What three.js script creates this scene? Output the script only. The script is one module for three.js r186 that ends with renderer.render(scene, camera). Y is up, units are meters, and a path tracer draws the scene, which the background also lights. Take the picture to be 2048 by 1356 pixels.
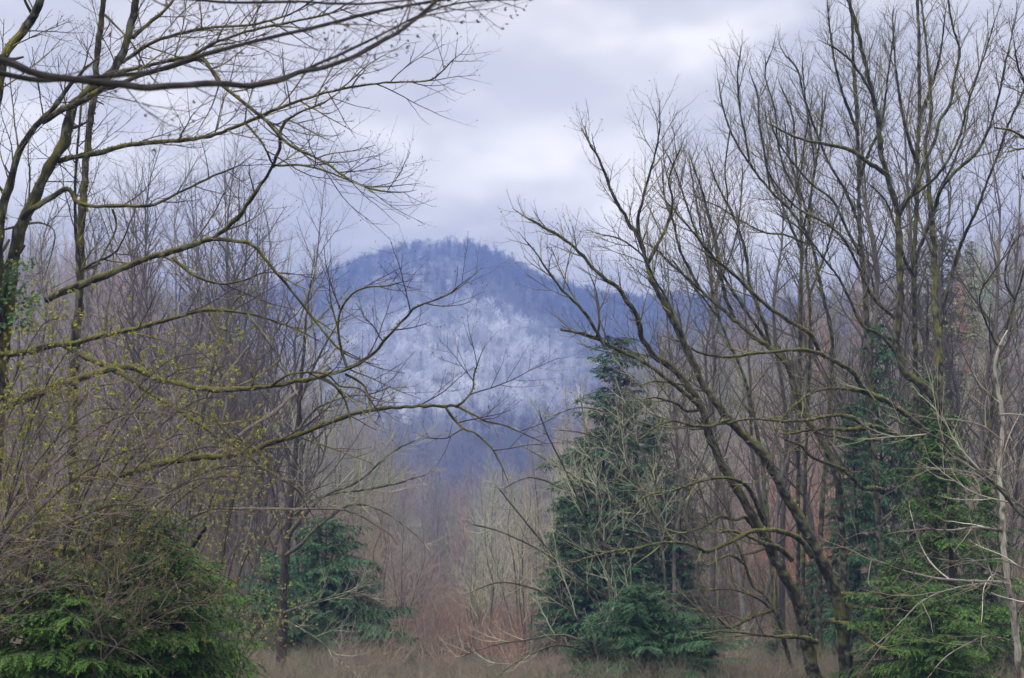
import * as THREE from 'three';

// ------------------------------------------------------------ camera, sky, sun, exposure
const scene = new THREE.Scene();
const FOV = 24, EYE = [0, 1.6, 0], PITCH = 0.1774, W = 2048, HH = 1356;
const camera = new THREE.PerspectiveCamera(FOV, W / HH, 0.3, 6000);
camera.position.set(...EYE);
camera.rotation.set(PITCH, 0, 0);
camera.focus = 34;
camera.userData.fStop = 3.2;
scene.add(camera);

const renderer = new THREE.WebGLRenderer({ antialias: true });
renderer.toneMapping = THREE.LinearToneMapping;
renderer.toneMappingExposure = 2.75;
renderer.shadowMap.enabled = true;
scene.fog = new THREE.FogExp2(new THREE.Color().setRGB(0.25, 0.4, 1.0), 0.00082);

const SUN_DIR = new THREE.Vector3(-0.35, 0.8, 0.48).normalize();
const sun = new THREE.DirectionalLight(new THREE.Color().setRGB(1, 0.95, 0.87), 1.5);
sun.position.copy(SUN_DIR).multiplyScalar(400);
sun.shadow.radius = 45;
sun.castShadow = true;
sun.shadow.camera.left = -120; sun.shadow.camera.right = 120; sun.shadow.camera.top = 120; sun.shadow.camera.bottom = -120; sun.shadow.camera.far = 900;
scene.add(sun);

// ------------------------------------------------------------ numbers
function mulberry(a) { return () => { a |= 0; a = a + 0x6D2B79F5 | 0; let t = Math.imul(a ^ a >>> 15, 1 | a); t = t + Math.imul(t ^ t >>> 7, 61 | t) ^ t; return ((t ^ t >>> 14) >>> 0) / 4294967296; }; }
let R = mulberry(7);
const rr = (a, b) => a + (b - a) * R();
const clamp = (x, a = 0, b = 1) => Math.min(b, Math.max(a, x));
const lerp = (a, b, t) => a + (b - a) * t;
const sstep = (a, b, x) => { const t = clamp((x - a) / (b - a)); return t * t * (3 - 2 * t); };
const hash3 = (x, y, z) => { let h = Math.imul(x, 374761393) + Math.imul(y, 668265263) + Math.imul(z, 2147483647 - 1274126177) | 0; h = Math.imul(h ^ h >>> 13, 1274126177); return ((h ^ h >>> 16) >>> 0) / 4294967296; };
function noise(x, y, z = 0) {
  const ix = Math.floor(x), iy = Math.floor(y), iz = Math.floor(z), s = (t) => t * t * (3 - 2 * t), fx = s(x - ix), fy = s(y - iy), fz = s(z - iz);
  const v = (a, b, c) => hash3(ix + a, iy + b, iz + c);
  return lerp(lerp(lerp(v(0, 0, 0), v(1, 0, 0), fx), lerp(v(0, 1, 0), v(1, 1, 0), fx), fy), lerp(lerp(v(0, 0, 1), v(1, 0, 1), fx), lerp(v(0, 1, 1), v(1, 1, 1), fx), fy), fz);
}
const fbm = (x, y, z, o = 4) => { let s = 0, a = 0.5, n = 0; for (let i = 0; i < o; i++) { s += a * noise(x, y, z); n += a; a *= 0.5; x = x * 2.03 + 11.1; y = y * 2.03 + 4.7; z = z * 2.03 + 7.3; } return s / n; };
const mix3 = (a, b, t) => [lerp(a[0], b[0], t), lerp(a[1], b[1], t), lerp(a[2], b[2], t)];
function curve(s) { const p = s.trim().split(/\s+/).map((q) => q.split(',').map(Number)); return (x) => { if (x <= p[0][0]) return p[0][1]; for (let i = 1; i < p.length; i++) if (x <= p[i][0]) return lerp(p[i - 1][1], p[i][1], (x - p[i - 1][0]) / (p[i][0] - p[i - 1][0])); return p[p.length - 1][1]; }; }

// a direction through the picture and a real distance become a point of the place
const F = HH / 2 / Math.tan(FOV * Math.PI / 360), CP = Math.cos(PITCH), SP = Math.sin(PITCH);
function at(px, py, d) { const x = (px - W / 2) / F, y = (HH / 2 - py) / F; return [EYE[0] + d * x, EYE[1] + d * (SP + y * CP), EYE[2] + d * (y * SP - CP)]; }
const slopeAt = (py) => Math.tan(PITCH + Math.atan((HH / 2 - py) / F));

// ------------------------------------------------------------ overcast sky
{
  const w = 2048, h = 1024, data = new Float32Array(w * h * 4);
  for (let r = 0; r < h; r++) for (let c = 0; c < w; c++) {
    const up = ((r + 0.5) / h - 0.5) * Math.PI, a = ((c + 0.5) / w - 0.5) * 2 * Math.PI, x = Math.cos(a) * Math.cos(up), y = Math.sin(up), z = Math.sin(a) * Math.cos(up), o = (r * w + c) * 4;
    const k = 1 / (Math.max(y, 0) + 0.25);
    const n1 = fbm(x * k * 2.3 + 3.2, y * 5 + 1, z * k * 2.3 + 8.4, 5), n2 = fbm(x * 9 + 20, y * 17, z * 9 + 5, 6), n3 = fbm(x * k * 6 + 40, y * 15, z * k * 6 + 2, 5);
    const thin = sstep(0.44, 0.58, 0.4 * n1 + 0.6 * n2), dark = sstep(0.42, 0.62, n3);
    const glow = Math.exp(-(((x - 0.045) / 0.09) ** 2 + ((y - 0.265) / 0.075) ** 2)) * (z < 0 ? 1 : 0);
    let L = [0.56, 0.525, 0.455];
    L = mix3(L, [0.82, 0.77, 0.655], thin * 0.9);
    L = mix3(L, [0.38, 0.365, 0.34], dark * 0.55);
    L = mix3(L, [1.2, 1.12, 0.94], glow * 0.4 * (0.55 + 0.9 * thin));
    for (let i = 0; i < 3; i++) data[o + i] = L[i] * (y < 0 ? 0.5 : 1);
    data[o + 3] = 1;
  }
  const t = new THREE.DataTexture(data, w, h, THREE.RGBAFormat, THREE.FloatType);
  t.mapping = THREE.EquirectangularReflectionMapping; t.magFilter = THREE.LinearFilter; t.minFilter = THREE.LinearFilter; t.needsUpdate = true;
  scene.background = t; scene.environment = t;
}

// ------------------------------------------------------------ textures and materials
function grain(size, seed, fn) {
  const d = new Uint8Array(size * size * 4);
  for (let y = 0; y < size; y++) for (let x = 0; x < size; x++) { const v = Math.round(clamp(fn(x / size, y / size)) * 255), o = (y * size + x) * 4; d[o] = d[o + 1] = d[o + 2] = v; d[o + 3] = 255; }
  const t = new THREE.DataTexture(d, size, size); t.wrapS = t.wrapT = THREE.RepeatWrapping; t.magFilter = THREE.LinearFilter; t.minFilter = THREE.LinearMipmapLinearFilter; t.needsUpdate = true; return t;
}
const tiled = (f) => (u, v) => { const a = f(u, v), b = f(u - 1, v), c = f(u, v - 1), d = f(u - 1, v - 1); return lerp(lerp(a, b, u), lerp(c, d, u), v); };
const barkTex = grain(256, 1, tiled((u, v) => { const r = Math.abs(fbm(u * 12 + 5, v * 3 + 2, 1.5, 3) - 0.5) * 4; return 0.12 + 0.62 * clamp(r) + 0.45 * fbm(u * 30, v * 24, 6, 3); }));
const litterTex = grain(512, 2, tiled((u, v) => 0.35 + 0.9 * fbm(u * 40, v * 40, 3, 4) * fbm(u * 9 + 3, v * 9, 8, 3) * 1.7));
const std = (o) => new THREE.MeshStandardMaterial({ vertexColors: true, roughness: 0.93, ...o });
const M = {
  bark: std({ name: 'bark', map: barkTex, bumpMap: barkTex, bumpScale: 0.035 }),
  twig: std({ name: 'twig' }),
  leaf: new THREE.MeshPhysicalMaterial({ name: 'leaf', vertexColors: true, roughness: 0.75, side: THREE.DoubleSide, transmission: 0.25, thickness: 0 }),
  needle: std({ name: 'needle', roughness: 0.7, side: THREE.DoubleSide }),
  ground: std({ name: 'forest floor', map: litterTex, bumpMap: litterTex, bumpScale: 0.05, roughness: 1 }),
  slope: std({ name: 'mountain slope', roughness: 1 }),
};

// ------------------------------------------------------------ geometry builder
class Geo {
  constructor() { this.p = []; this.n = []; this.c = []; this.u = []; this.i = []; }
  tube(pts, rad, sides, col, rough = 0) {
    const n = pts.length; let nx = 0, ny = 0, nz = 0, along = 0; const start = this.p.length / 3;
    for (let k = 0; k < n; k++) {
      const a = pts[Math.max(0, k - 1)], b = pts[Math.min(n - 1, k + 1)], p = pts[k];
      let tx = b[0] - a[0], ty = b[1] - a[1], tz = b[2] - a[2]; const tl = Math.hypot(tx, ty, tz) || 1; tx /= tl; ty /= tl; tz /= tl;
      if (k === 0) { if (Math.abs(ty) < 0.8) { nx = 0; ny = 1; nz = 0; } else { nx = 1; ny = 0; nz = 0; } } else along += Math.hypot(p[0] - pts[k - 1][0], p[1] - pts[k - 1][1], p[2] - pts[k - 1][2]);
      const dt = nx * tx + ny * ty + nz * tz; nx -= dt * tx; ny -= dt * ty; nz -= dt * tz; const nl = Math.hypot(nx, ny, nz) || 1; nx /= nl; ny /= nl; nz /= nl;
      const bx = ty * nz - tz * ny, by = tz * nx - tx * nz, bz = tx * ny - ty * nx, m = rough ? sides + 1 : sides;
      for (let s = 0; s < m; s++) {
        const q = s % sides / sides * 2 * Math.PI, cs = Math.cos(q), sn = Math.sin(q), ux = nx * cs + bx * sn, uy = ny * cs + by * sn, uz = nz * cs + bz * sn;
        let r = rad[k]; if (rough) r *= 1 + rough * (noise(p[0] * 5 + ux * 1.3, p[1] * 5 + uy * 1.3, p[2] * 5 + uz * 1.3) - 0.5);
        const X = p[0] + ux * r, Y = p[1] + uy * r, Z = p[2] + uz * r; this.p.push(X, Y, Z); this.n.push(ux, uy, uz);
        const c = typeof col === 'function' ? col(X, Y, Z, uy, rad[k]) : col; this.c.push(c[0], c[1], c[2]);
        this.u.push(s / sides * Math.max(1, Math.round(rad[0] * 8)), along / 0.9);
      }
      if (k) for (let s = 0; s < sides; s++) { const t = rough ? s + 1 : (s + 1) % sides, A = start + (k - 1) * m, B = A + m; this.i.push(A + s, A + t, B + s, A + t, B + t, B + s); }
    }
  }
  blade(p, d, s, len, wid, c) {   // a lozenge leaf: along d, wide along s, folded a little
    const o = this.p.length / 3, n = [d[1] * s[2] - d[2] * s[1], d[2] * s[0] - d[0] * s[2], d[0] * s[1] - d[1] * s[0]], w = wid / 2, m = len * 0.45, f = wid * 0.15;
    this.p.push(p[0], p[1], p[2], p[0] + d[0] * m + s[0] * w + n[0] * f, p[1] + d[1] * m + s[1] * w + n[1] * f, p[2] + d[2] * m + s[2] * w + n[2] * f, p[0] + d[0] * len, p[1] + d[1] * len, p[2] + d[2] * len, p[0] + d[0] * m - s[0] * w + n[0] * f, p[1] + d[1] * m - s[1] * w + n[1] * f, p[2] + d[2] * m - s[2] * w + n[2] * f);
    for (let k = 0; k < 4; k++) { this.n.push(n[0], n[1], n[2]); this.c.push(c[0], c[1], c[2]); this.u.push(k & 1, k >> 1); }
    this.i.push(o, o + 2, o + 1, o, o + 3, o + 2);
  }
  bud(p, r, c) {
    const o = this.p.length / 3, h = r * 1.7; for (const q of [[0, h, 0], [r, 0, 0], [0, 0, r], [-r, 0, 0], [0, 0, -r], [0, -h, 0]]) { this.p.push(p[0] + q[0], p[1] + q[1], p[2] + q[2]); const l = Math.hypot(...q); this.n.push(q[0] / l, q[1] / l, q[2] / l); this.c.push(c[0], c[1], c[2]); this.u.push(0, 0); }
    for (let k = 0; k < 4; k++) { const a = o + 1 + k, b = o + 1 + (k + 1) % 4; this.i.push(o, b, a, o + 5, a, b); }
  }
  get empty() { return !this.i.length; }
  build(ox = 0, oy = 0, oz = 0) {
    const g = new THREE.BufferGeometry(), p = Float32Array.from(this.p); if (ox || oy || oz) for (let k = 0; k < p.length; k += 3) { p[k] -= ox; p[k + 1] -= oy; p[k + 2] -= oz; }
    g.setAttribute('position', new THREE.BufferAttribute(p, 3)); g.setAttribute('normal', new THREE.BufferAttribute(Float32Array.from(this.n), 3)); g.setAttribute('color', new THREE.BufferAttribute(Float32Array.from(this.c), 3)); g.setAttribute('uv', new THREE.BufferAttribute(Float32Array.from(this.u), 2)); g.setIndex(new THREE.BufferAttribute(Uint32Array.from(this.i), 1));
    return g;
  }
}

// ------------------------------------------------------------ names and tags
const used = new Map();
function numbered(n) { const k = used.get(n) ?? 0; used.set(n, k + 1); return k ? n + '_' + String(k).padStart(3, '0') : n; }
function thing(name, label, category, pos, group) { const o = new THREE.Group(); o.name = numbered(name); o.position.set(...pos); o.userData = { label, category }; if (group) o.userData.group = group; scene.add(o); return o; }
function part(name, geo, mat, parent, stuff) { const m = new THREE.Mesh(geo, mat); m.name = name; m.castShadow = m.receiveShadow = true; if (stuff) m.userData.kind = 'stuff'; parent.add(m); return m; }

// ------------------------------------------------------------ the land
const leftEdge = curve('-2500,300 -800,420 0,560 300,640 420,735 520,815 620,860 740,935 830,1045 900,1180 960,1262');
const rightEdge = curve('925,1262 980,1170 1040,1075 1100,985 1180,900 1300,815 1500,720 1800,620 2048,580 2800,470 4500,330');
const mtnEdge = curve('-3000,600 -1200,640 0,640 400,612 560,594 640,563 700,541 760,518 820,505 870,500 920,501 970,511 1020,533 1070,558 1125,580 1185,595 1300,608 1500,616 2048,612 3500,640 5000,600');
const CREST_L = 330, CREST_R = 300, CREST_M = 1700, K = 1.36;
function hill(D, edge, u, d0, crest) {
  const h = Math.max(0, slopeAt(edge(u)) * crest); if (D < d0) return 0;
  if (D < crest) { const t = (D - d0) / (crest - d0); return h * (0.72 * t + 0.28 * sstep(0, 1, t)); }
  return h * Math.max(0.25, 1 - 0.5 * ((D - crest) / crest) ** 2);
}
function height(x, z) {
  const D = Math.max(1, -z), u = W / 2 + F * x / D * CP;
  let h = Math.max(hill(D, leftEdge, u, 62, CREST_L), hill(D, rightEdge, u, 62, CREST_R));
  h = Math.max(h, hill(D, mtnEdge, u, 585, CREST_M)) ;
  h = Math.max(h, D > 95 ? (Math.min(D, 900) - 95) * 0.083 * sstep(95, 190, D) : 0);
  if (D > 40) h += (fbm(x / 60, z / 60, 4, 3) - 0.5) * Math.min(26, (D - 40) * 0.014) * (D > 420 ? 1.2 : 1);
  return h + (fbm(x / 7, z / 7, 2, 2) - 0.5) * 0.35;
}
const gullies = (x, z) => fbm(x / 34, z / 120, 9, 4);
function snowiness(x, z, h) { x /= K; z /= K; h /= K;   // fresh snow lies between two heights, more of it on the left, sheltered flank
  const D = Math.max(1, -z), u = W / 2 + F * x / D * CP, v = fbm(x / 55 + 9, z / 70, 3, 4), g = gullies(x, z);
  const line = sstep(72, 118, h + (v - 0.5) * 40);
  const side = 0.62 + 0.38 * sstep(620, 800, u);
  const top = 1 - sstep(0.0, 0.42, (u - 960) / 560 + (h - 175) / 260 + (v - 0.5) * 0.6);
  return clamp(side * line * (0.06 + 0.94 * top) * (0.42 + 1.3 * g) * (1 - 0.72 * sstep(160, 207, h + (v - 0.5) * 50)));
}
{
  const g = new THREE.BufferGeometry(), P = [], C = [], U = [], I = [], rings = [], NA = 260; let D = 0.5;
  while (D < 3400) { rings.push(D); D *= D < 60 ? 1.09 : D < 1850 ? 1.02 : 1.08; }
  rings.forEach((d, k) => {
    for (let j = 0; j <= NA; j++) {
      const t = lerp(-1.35, 1.35, j / NA), x = d * t, z = -d + 0.4, y = height(x, z); P.push(x, y, z); U.push(x / 3, z / 3);
      const n = fbm(x / 9, z / 9, 5, 4), s = d > 585 ? snowiness(x, z, y) : 0;
      let c = mix3([0.05, 0.036, 0.028], [0.10, 0.075, 0.055], n); c = mix3(c, [0.07, 0.09, 0.03], sstep(0.55, 0.75, fbm(x / 3, z / 3, 2, 3)) * (d < 120 ? 0.7 : 0));
      c = mix3(c, [0.80, 0.82, 0.86], s * (0.25 + 0.65 * sstep(0.4, 0.6, fbm(x / 14, z / 14, 6, 3)))); C.push(...c);
      if (k && j) { const a = k * (NA + 1) + j, b = a - NA - 1; I.push(b - 1, b, a - 1, b, a, a - 1); }
    }
  });
  g.setAttribute('position', new THREE.Float32BufferAttribute(P, 3)); g.setAttribute('color', new THREE.Float32BufferAttribute(C, 3)); g.setAttribute('uv', new THREE.Float32BufferAttribute(U, 2)); g.setIndex(I); g.computeVertexNormals();
  if (g.attributes.normal.getY(1000) < 0) { for (let k = 0; k < I.length; k += 3) { const t = I[k]; I[k] = I[k + 1]; I[k + 1] = t; } g.setIndex(I); g.computeVertexNormals(); }
  const m = new THREE.Mesh(g, M.ground); m.name = 'ground'; m.receiveShadow = true; m.userData.kind = 'structure'; scene.add(m);
}
function onGround(px, d) { const x = (px - W / 2) / F * d; let z = -d * CP, y = 0; for (let k = 0; k < 4; k++) { y = height(x, z); const v = ((y - EYE[1]) / d - SP) / CP; z = d * (v * SP - CP); } return [x, y, z]; }

// ------------------------------------------------------------ growth of wood
const rvec = () => { const z = rr(-1, 1), a = rr(0, 6.2832), s = Math.sqrt(1 - z * z); return [s * Math.cos(a), z, s * Math.sin(a)]; };
const norm = (v) => { const l = Math.hypot(v[0], v[1], v[2]) || 1; return [v[0] / l, v[1] / l, v[2] / l]; };
function around(t, ang, az) {   // a direction at an angle to t
  let a = Math.abs(t[1]) < 0.9 ? [0, 1, 0] : [1, 0, 0]; const d = a[0] * t[0] + a[1] * t[1] + a[2] * t[2]; a = norm([a[0] - d * t[0], a[1] - d * t[1], a[2] - d * t[2]]);
  const b = [t[1] * a[2] - t[2] * a[1], t[2] * a[0] - t[0] * a[2], t[0] * a[1] - t[1] * a[0]], c = Math.cos(ang), s = Math.sin(ang), ca = Math.cos(az) * s, sa = Math.sin(az) * s;
  return [t[0] * c + a[0] * ca + b[0] * sa, t[1] * c + a[1] * ca + b[1] * sa, t[2] * c + a[2] * ca + b[2] * sa];
}
function grow(S, G, p, d, len, r, lv) {   // S: kind of tree, G: where the shapes go
  const L = S.lv[lv], n = Math.max(2, Math.round(len / L.seg)), st = len / n, pts = [p], rad = [r];
  for (let k = 1; k <= n; k++) {
    const w = rvec(), t = k / n; d = norm([d[0] + w[0] * L.wob, d[1] + w[1] * L.wob + L.up * (L.late ? t : 1), d[2] + w[2] * L.wob]);
    p = [p[0] + d[0] * st, p[1] + d[1] * st, p[2] + d[2] * st]; pts.push(p); rad.push(r * (1 - (1 - (L.tip ?? 0.35)) * t));
  }
  const sh = rr(0.75, 1.3), base = r > 0.03 ? S.bark : S.twig, tone = [base[0] * sh, base[1] * sh, base[2] * sh];
  G.twigs.tube(pts, rad, L.sides, S.paint && r > 0.012 ? (X, Y, Z, up) => S.paint(X, Y, Z, up, r, tone) : S.lichen && R() < S.lichen[0] ? mix3(tone, S.lichen[1], rr(0.3, 0.9)) : tone);
  sprout(S, G, pts, rad, len, lv);
  if (lv >= S.lv.length - 1 || R() < 0.4) S.end?.(S, G, p, d, lv);
}
function sprout(S, G, pts, rad, len, lv, from, to = 1, dens = 1, scale = 1) {
  const L = S.lv[lv + 1]; if (!L) return; const n = pts.length - 1, step = len / n; let s = (from ?? L.from ?? 0.15) * len + L.gap * R(), az = rr(0, 6.28);
  while (s < len * to) {
    const k = Math.min(n - 1, Math.floor(s / step)), f = s / step - k, a = pts[k], b = pts[k + 1], t = norm([b[0] - a[0], b[1] - a[1], b[2] - a[2]]), q = s / len;
    az += 2.4 + rr(-0.5, 0.5); const dir = around(t, L.ang * rr(0.7, 1.3), az), l = lerp(L.len[0], L.len[1], R()) * (1 - (L.fall ?? 0.4) * q) * scale;
    const pr = lerp(rad[k], rad[k + 1], f); if (dir[1] > (L.minUp ?? -0.55) || R() < 0.3) grow(S, G, [lerp(a[0], b[0], f), lerp(a[1], b[1], f), lerp(a[2], b[2], f)], dir, l, Math.min(L.rad * rr(0.75, 1.25), pr * 0.75), lv + 1);
    s += L.gap * rr(0.6, 1.4) / dens;
  }
}
function smooth(pts, gap) {   // Catmull-Rom through traced points, spaced evenly
  const out = [], n = pts.length, g = (i) => pts[clamp(i, 0, n - 1)];
  for (let i = 0; i < n - 1; i++) {
    const a = g(i - 1), b = g(i), c = g(i + 1), d = g(i + 2), m = Math.max(1, Math.round(Math.hypot(c[0] - b[0], c[1] - b[1], c[2] - b[2]) / gap));
    for (let k = 0; k < m; k++) { const t = k / m, t2 = t * t, t3 = t2 * t; out.push([0, 1, 2].map((j) => 0.5 * (2 * b[j] + (c[j] - a[j]) * t + (2 * a[j] - 5 * b[j] + 4 * c[j] - d[j]) * t2 + (3 * b[j] - a[j] - 3 * c[j] + d[j]) * t3))); }
  }
  out.push(pts[n - 1]); return out;
}
// mossy wood: dark bark, moss on top, grey-green lichen in patches
const mossy = (bark, moss, lich, mAmt, lAmt) => (X, Y, Z, up, r, tone) => {
  const n = fbm(X * 5.1, Y * 4.1, Z * 5.1, 3), m = noise(X * 17, Y * 13, Z * 17), l = fbm(X * 13 + 30, Y * 9, Z * 13, 3), b = tone ?? bark, v = 0.7 + 0.6 * m;
  let c = mix3([b[0] * v, b[1] * v, b[2] * v], lich, sstep(0.56 - lAmt, 0.76 - lAmt, l) * 0.75);
  return mix3(c, [moss[0] * v, moss[1] * v, moss[2] * v], sstep(0.62 - mAmt, 0.85 - mAmt, n * 0.55 + (up * 0.5 + 0.5) * 0.5));
};

class Tree {
  constructor(name, label, category, S, px, d, group) { this.S = S; this.base = onGround(px, d); this.o = thing(name, label, category, this.base, group); this.d = d; this.twigs = new Geo(); this.buds = new Geo(); this.foliage = new Geo(); this.moss = new Geo(); this.k = 0; }
  // a limb through picture points, from depth d0 to d1, w0 and w1 its widths in picture pixels
  limb(kind, trace, d0, d1, w0, w1, o = {}) {
    const raw = trace.trim().split(/\s+/).map((q) => q.split(',').map(Number)), n = raw.length - 1; this.k++;
    const pts3 = raw.map(([x, y], i) => { const t = i / n, d = lerp(d0, d1, t) + (o.wave ?? 0.5) * (noise(t * 3.3 + this.k * 7.7, 3.1 + this.k) - 0.5) * sstep(0, 0.25, t); return at(x, y, d); });
    if (o.root) { const b = [...pts3[0]]; b[1] = height(b[0], b[2]) - 0.3; if (b[1] < pts3[0][1] - 0.05) pts3.unshift(b); }
    const rA = (this.S.slim ?? 1) * w0 / 2 * d0 / F, rB = (this.S.slim ?? 1) * w1 / 2 * d1 / F, pts = smooth(pts3, Math.max(0.06, rA * 0.4)), m = pts.length - 1;
    let len = 0; for (let i = 1; i <= m; i++) len += Math.hypot(pts[i][0] - pts[i - 1][0], pts[i][1] - pts[i - 1][1], pts[i][2] - pts[i - 1][2]);
    const wob = Math.min(0.024, rA * 0.2), J = pts.map((p, i) => i === 0 ? p : [p[0] + (noise(i * 0.45, this.k * 3.3) - 0.5) * wob * 2, p[1] + (noise(i * 0.45, this.k * 3.3 + 50) - 0.5) * wob * 2, p[2] + (noise(i * 0.45, this.k * 3.3 + 90) - 0.5) * wob * 2]);
    const rad = J.map((_, i) => lerp(rA, rB, Math.pow(i / m, o.pow ?? 0.85)) * (0.86 + 0.3 * noise(i * 0.3, this.k * 5.7, 2)) * (o.root && i < 6 ? 1 + 0.12 * (6 - i) : 1)), g = new Geo();
    g.tube(J, rad, rA > 0.12 ? 20 : rA > 0.05 ? 12 : 8, (X, Y, Z, up, r) => (o.paint ?? this.S.paint)(X, Y, Z, up, r), 0.3);
    const mesh = part(kind, g.build(...this.base), M.bark, this.o); if (o.label) mesh.userData.label = o.label;
    if (this.S.tufts) for (let i = 1; i < m; i++) {
      const p = J[i], r = rad[i], q = fbm(p[0] * 2.2, p[1] * 2.2, p[2] * 2.2, 2); if (q < 0.45) continue;
      const t = norm([J[i + 1][0] - p[0], J[i + 1][1] - p[1], J[i + 1][2] - p[2]]);
      for (let c = 0; c < this.S.tufts * (1.2 - Math.abs(t[1])) * 3; c++) { const n = around(t, 1.57, rr(-1.1, 1.1)), g2 = rr(0.6, 1.25), s2 = rr(0.35, 0.8) * Math.min(0.032, 0.012 + r * 0.22); this.moss.bud([p[0] + n[0] * r * 0.95 + rr(-0.03, 0.03), p[1] + n[1] * r * 0.95, p[2] + n[2] * r * 0.95], s2, mix3(this.S.tuft, [this.S.tuft[0] * 0.55, this.S.tuft[1] * 0.7, this.S.tuft[2]], R()).map((v) => v * g2)); }
    }
    if (this.S.tufts) for (let c = 0; c < len * 0.5; c++) { const i = Math.floor(rr(0.15, 0.9) * m), t = norm([J[i + 1][0] - J[i][0], J[i + 1][1] - J[i][1], J[i + 1][2] - J[i][2]]), e = around(t, rr(0.7, 1.4), rr(0, 6.28)), l = rad[i] * rr(2, 6), r0 = rad[i] * rr(0.25, 0.45), p = J[i]; this.twigs.tube([p, [p[0] + e[0] * l * 0.6, p[1] + e[1] * l * 0.6, p[2] + e[2] * l * 0.6], [p[0] + e[0] * l, p[1] + e[1] * l + 0.03, p[2] + e[2] * l]], [r0, r0 * 0.8, r0 * 0.55], 5, this.S.bark); }
    sprout(this.S, this, J, rad, len, 0, o.from, 1, o.dens ?? 1, o.scale ?? 1);
    if (o.tipTwig ?? true) { const a = J[m - 1], b = J[m]; if (this.S.lv[1]) grow(this.S, this, b, norm([b[0] - a[0], b[1] - a[1], b[2] - a[2]]), this.S.lv[1].len[0] * 0.4 * (o.scale ?? 1), rB, 1); }
    return this;
  }
  ivy(n, x0, x1, y0, y1, d) { for (let k = 0; k < n; k++) { const cx = rr(x0, x1), cy = rr(y0, y1), p = at(cx, cy, d + rr(-0.3, 0.3)); if (noise(cx / 14, cy / 14) < 0.42) continue; for (let j = 0; j < 3; j++) { const q = norm([rr(-1, 1), rr(-1, 0.3), rr(-0.6, 1)]), v = rr(0.6, 1.3); this.foliage.blade([p[0] + rr(-0.05, 0.05), p[1] + rr(-0.05, 0.05), p[2]], q, around(q, 1.57, rr(0, 6)), rr(0.05, 0.08), rr(0.04, 0.06), [0.045 * v, 0.13 * v, 0.03 * v]); } } return this; }
  done() {
    if (!this.twigs.empty) part('twigs', this.twigs.build(...this.base), M.twig, this.o, true);
    if (!this.moss.empty) part('moss', this.moss.build(...this.base), M.twig, this.o, true);
    if (!this.buds.empty) part('buds', this.buds.build(...this.base), M.twig, this.o, true);
    if (!this.foliage.empty) part('foliage', this.foliage.build(...this.base), M.leaf, this.o, true);
    return this.o;
  }
}

// ------------------------------------------------------------ kinds of tree
const DARK = [0.021, 0.017, 0.015], MOSS = [0.21, 0.20, 0.025], LICH = [0.30, 0.33, 0.24];
const budEnd = (r, c) => (S, G, p) => G.buds?.bud(p, r * rr(0.7, 1.3), c);
const MAPLE = { tufts: 1, tuft: [0.24, 0.22, 0.03], bark: [0.045, 0.037, 0.032], twig: [0.045, 0.028, 0.027], lichen: [0.12, [0.2, 0.2, 0.13]], paint: mossy(DARK, MOSS, LICH, 0.19, 0.045), end: (S, G, p, d, lv) => { if (R() < 0.4) G.buds.bud(p, rr(0.005, 0.009), [0.09, 0.03, 0.03]); },
  lv: [null, { len: [0.9, 2.3], gap: 0.27, ang: 0.8, rad: 0.0125, seg: 0.15, wob: 0.13, up: 0.035, late: 1, sides: 4, from: 0.12, fall: 0.55, minUp: -0.5 }, { len: [0.35, 0.95], gap: 0.145, ang: 0.75, rad: 0.007, seg: 0.12, wob: 0.13, up: 0.1, late: 1, sides: 3 }, { len: [0.08, 0.28], gap: 0.17, ang: 0.8, rad: 0.0052, seg: 0.1, wob: 0.1, up: 0.18, sides: 3 }] };
const NEAR = { bark: [0.05, 0.042, 0.04], twig: [0.06, 0.045, 0.042], paint: mossy([0.05, 0.043, 0.04], [0.07, 0.055, 0.02], [0.14, 0.13, 0.12], -0.12, 0.02), end: (S, G, p, d) => { for (let k = 0; k < 3; k++) { const q = norm([d[0] + rr(-0.8, 0.8), d[1] + rr(-0.9, 0.4), d[2] + rr(-0.8, 0.8)]); G.foliage.blade(p, q, around(q, 1.57, rr(0, 6)), rr(0.02, 0.04), rr(0.009, 0.016), [0.075, 0.04, 0.032]); } },
  lv: [null, { len: [0.35, 0.95], gap: 0.13, ang: 0.7, rad: 0.0045, seg: 0.07, wob: 0.12, up: 0.03, sides: 4, from: 0.25, fall: 0.2 }, { len: [0.1, 0.32], gap: 0.07, ang: 0.75, rad: 0.002, seg: 0.05, wob: 0.14, up: 0.05, sides: 3 }] };
const POPLAR = { slim: 0.86, tufts: 0.7, tuft: [0.26, 0.26, 0.07], bark: [0.095, 0.085, 0.06], twig: [0.08, 0.06, 0.058], lichen: [0.35, [0.24, 0.245, 0.12]], paint: mossy([0.036, 0.029, 0.025], [0.19, 0.195, 0.03], [0.27, 0.30, 0.21], 0.16, 0.1), end: (S, G, p, d) => { if (R() < 0.3) G.buds.bud(p, rr(0.007, 0.012), [0.13, 0.085, 0.05]); },
  lv: [null, { len: [1.1, 3.0], gap: 0.29, ang: 0.62, rad: 0.016, seg: 0.22, wob: 0.12, up: 0.075, sides: 4, from: 0.16, fall: 0.75, minUp: -0.25 }, { len: [0.45, 1.15], gap: 0.165, ang: 0.65, rad: 0.0082, seg: 0.17, wob: 0.15, up: 0.12, sides: 3 }, { len: [0.15, 0.42], gap: 0.16, ang: 0.7, rad: 0.006, seg: 0.14, wob: 0.12, up: 0.2, sides: 3 }] };
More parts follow.
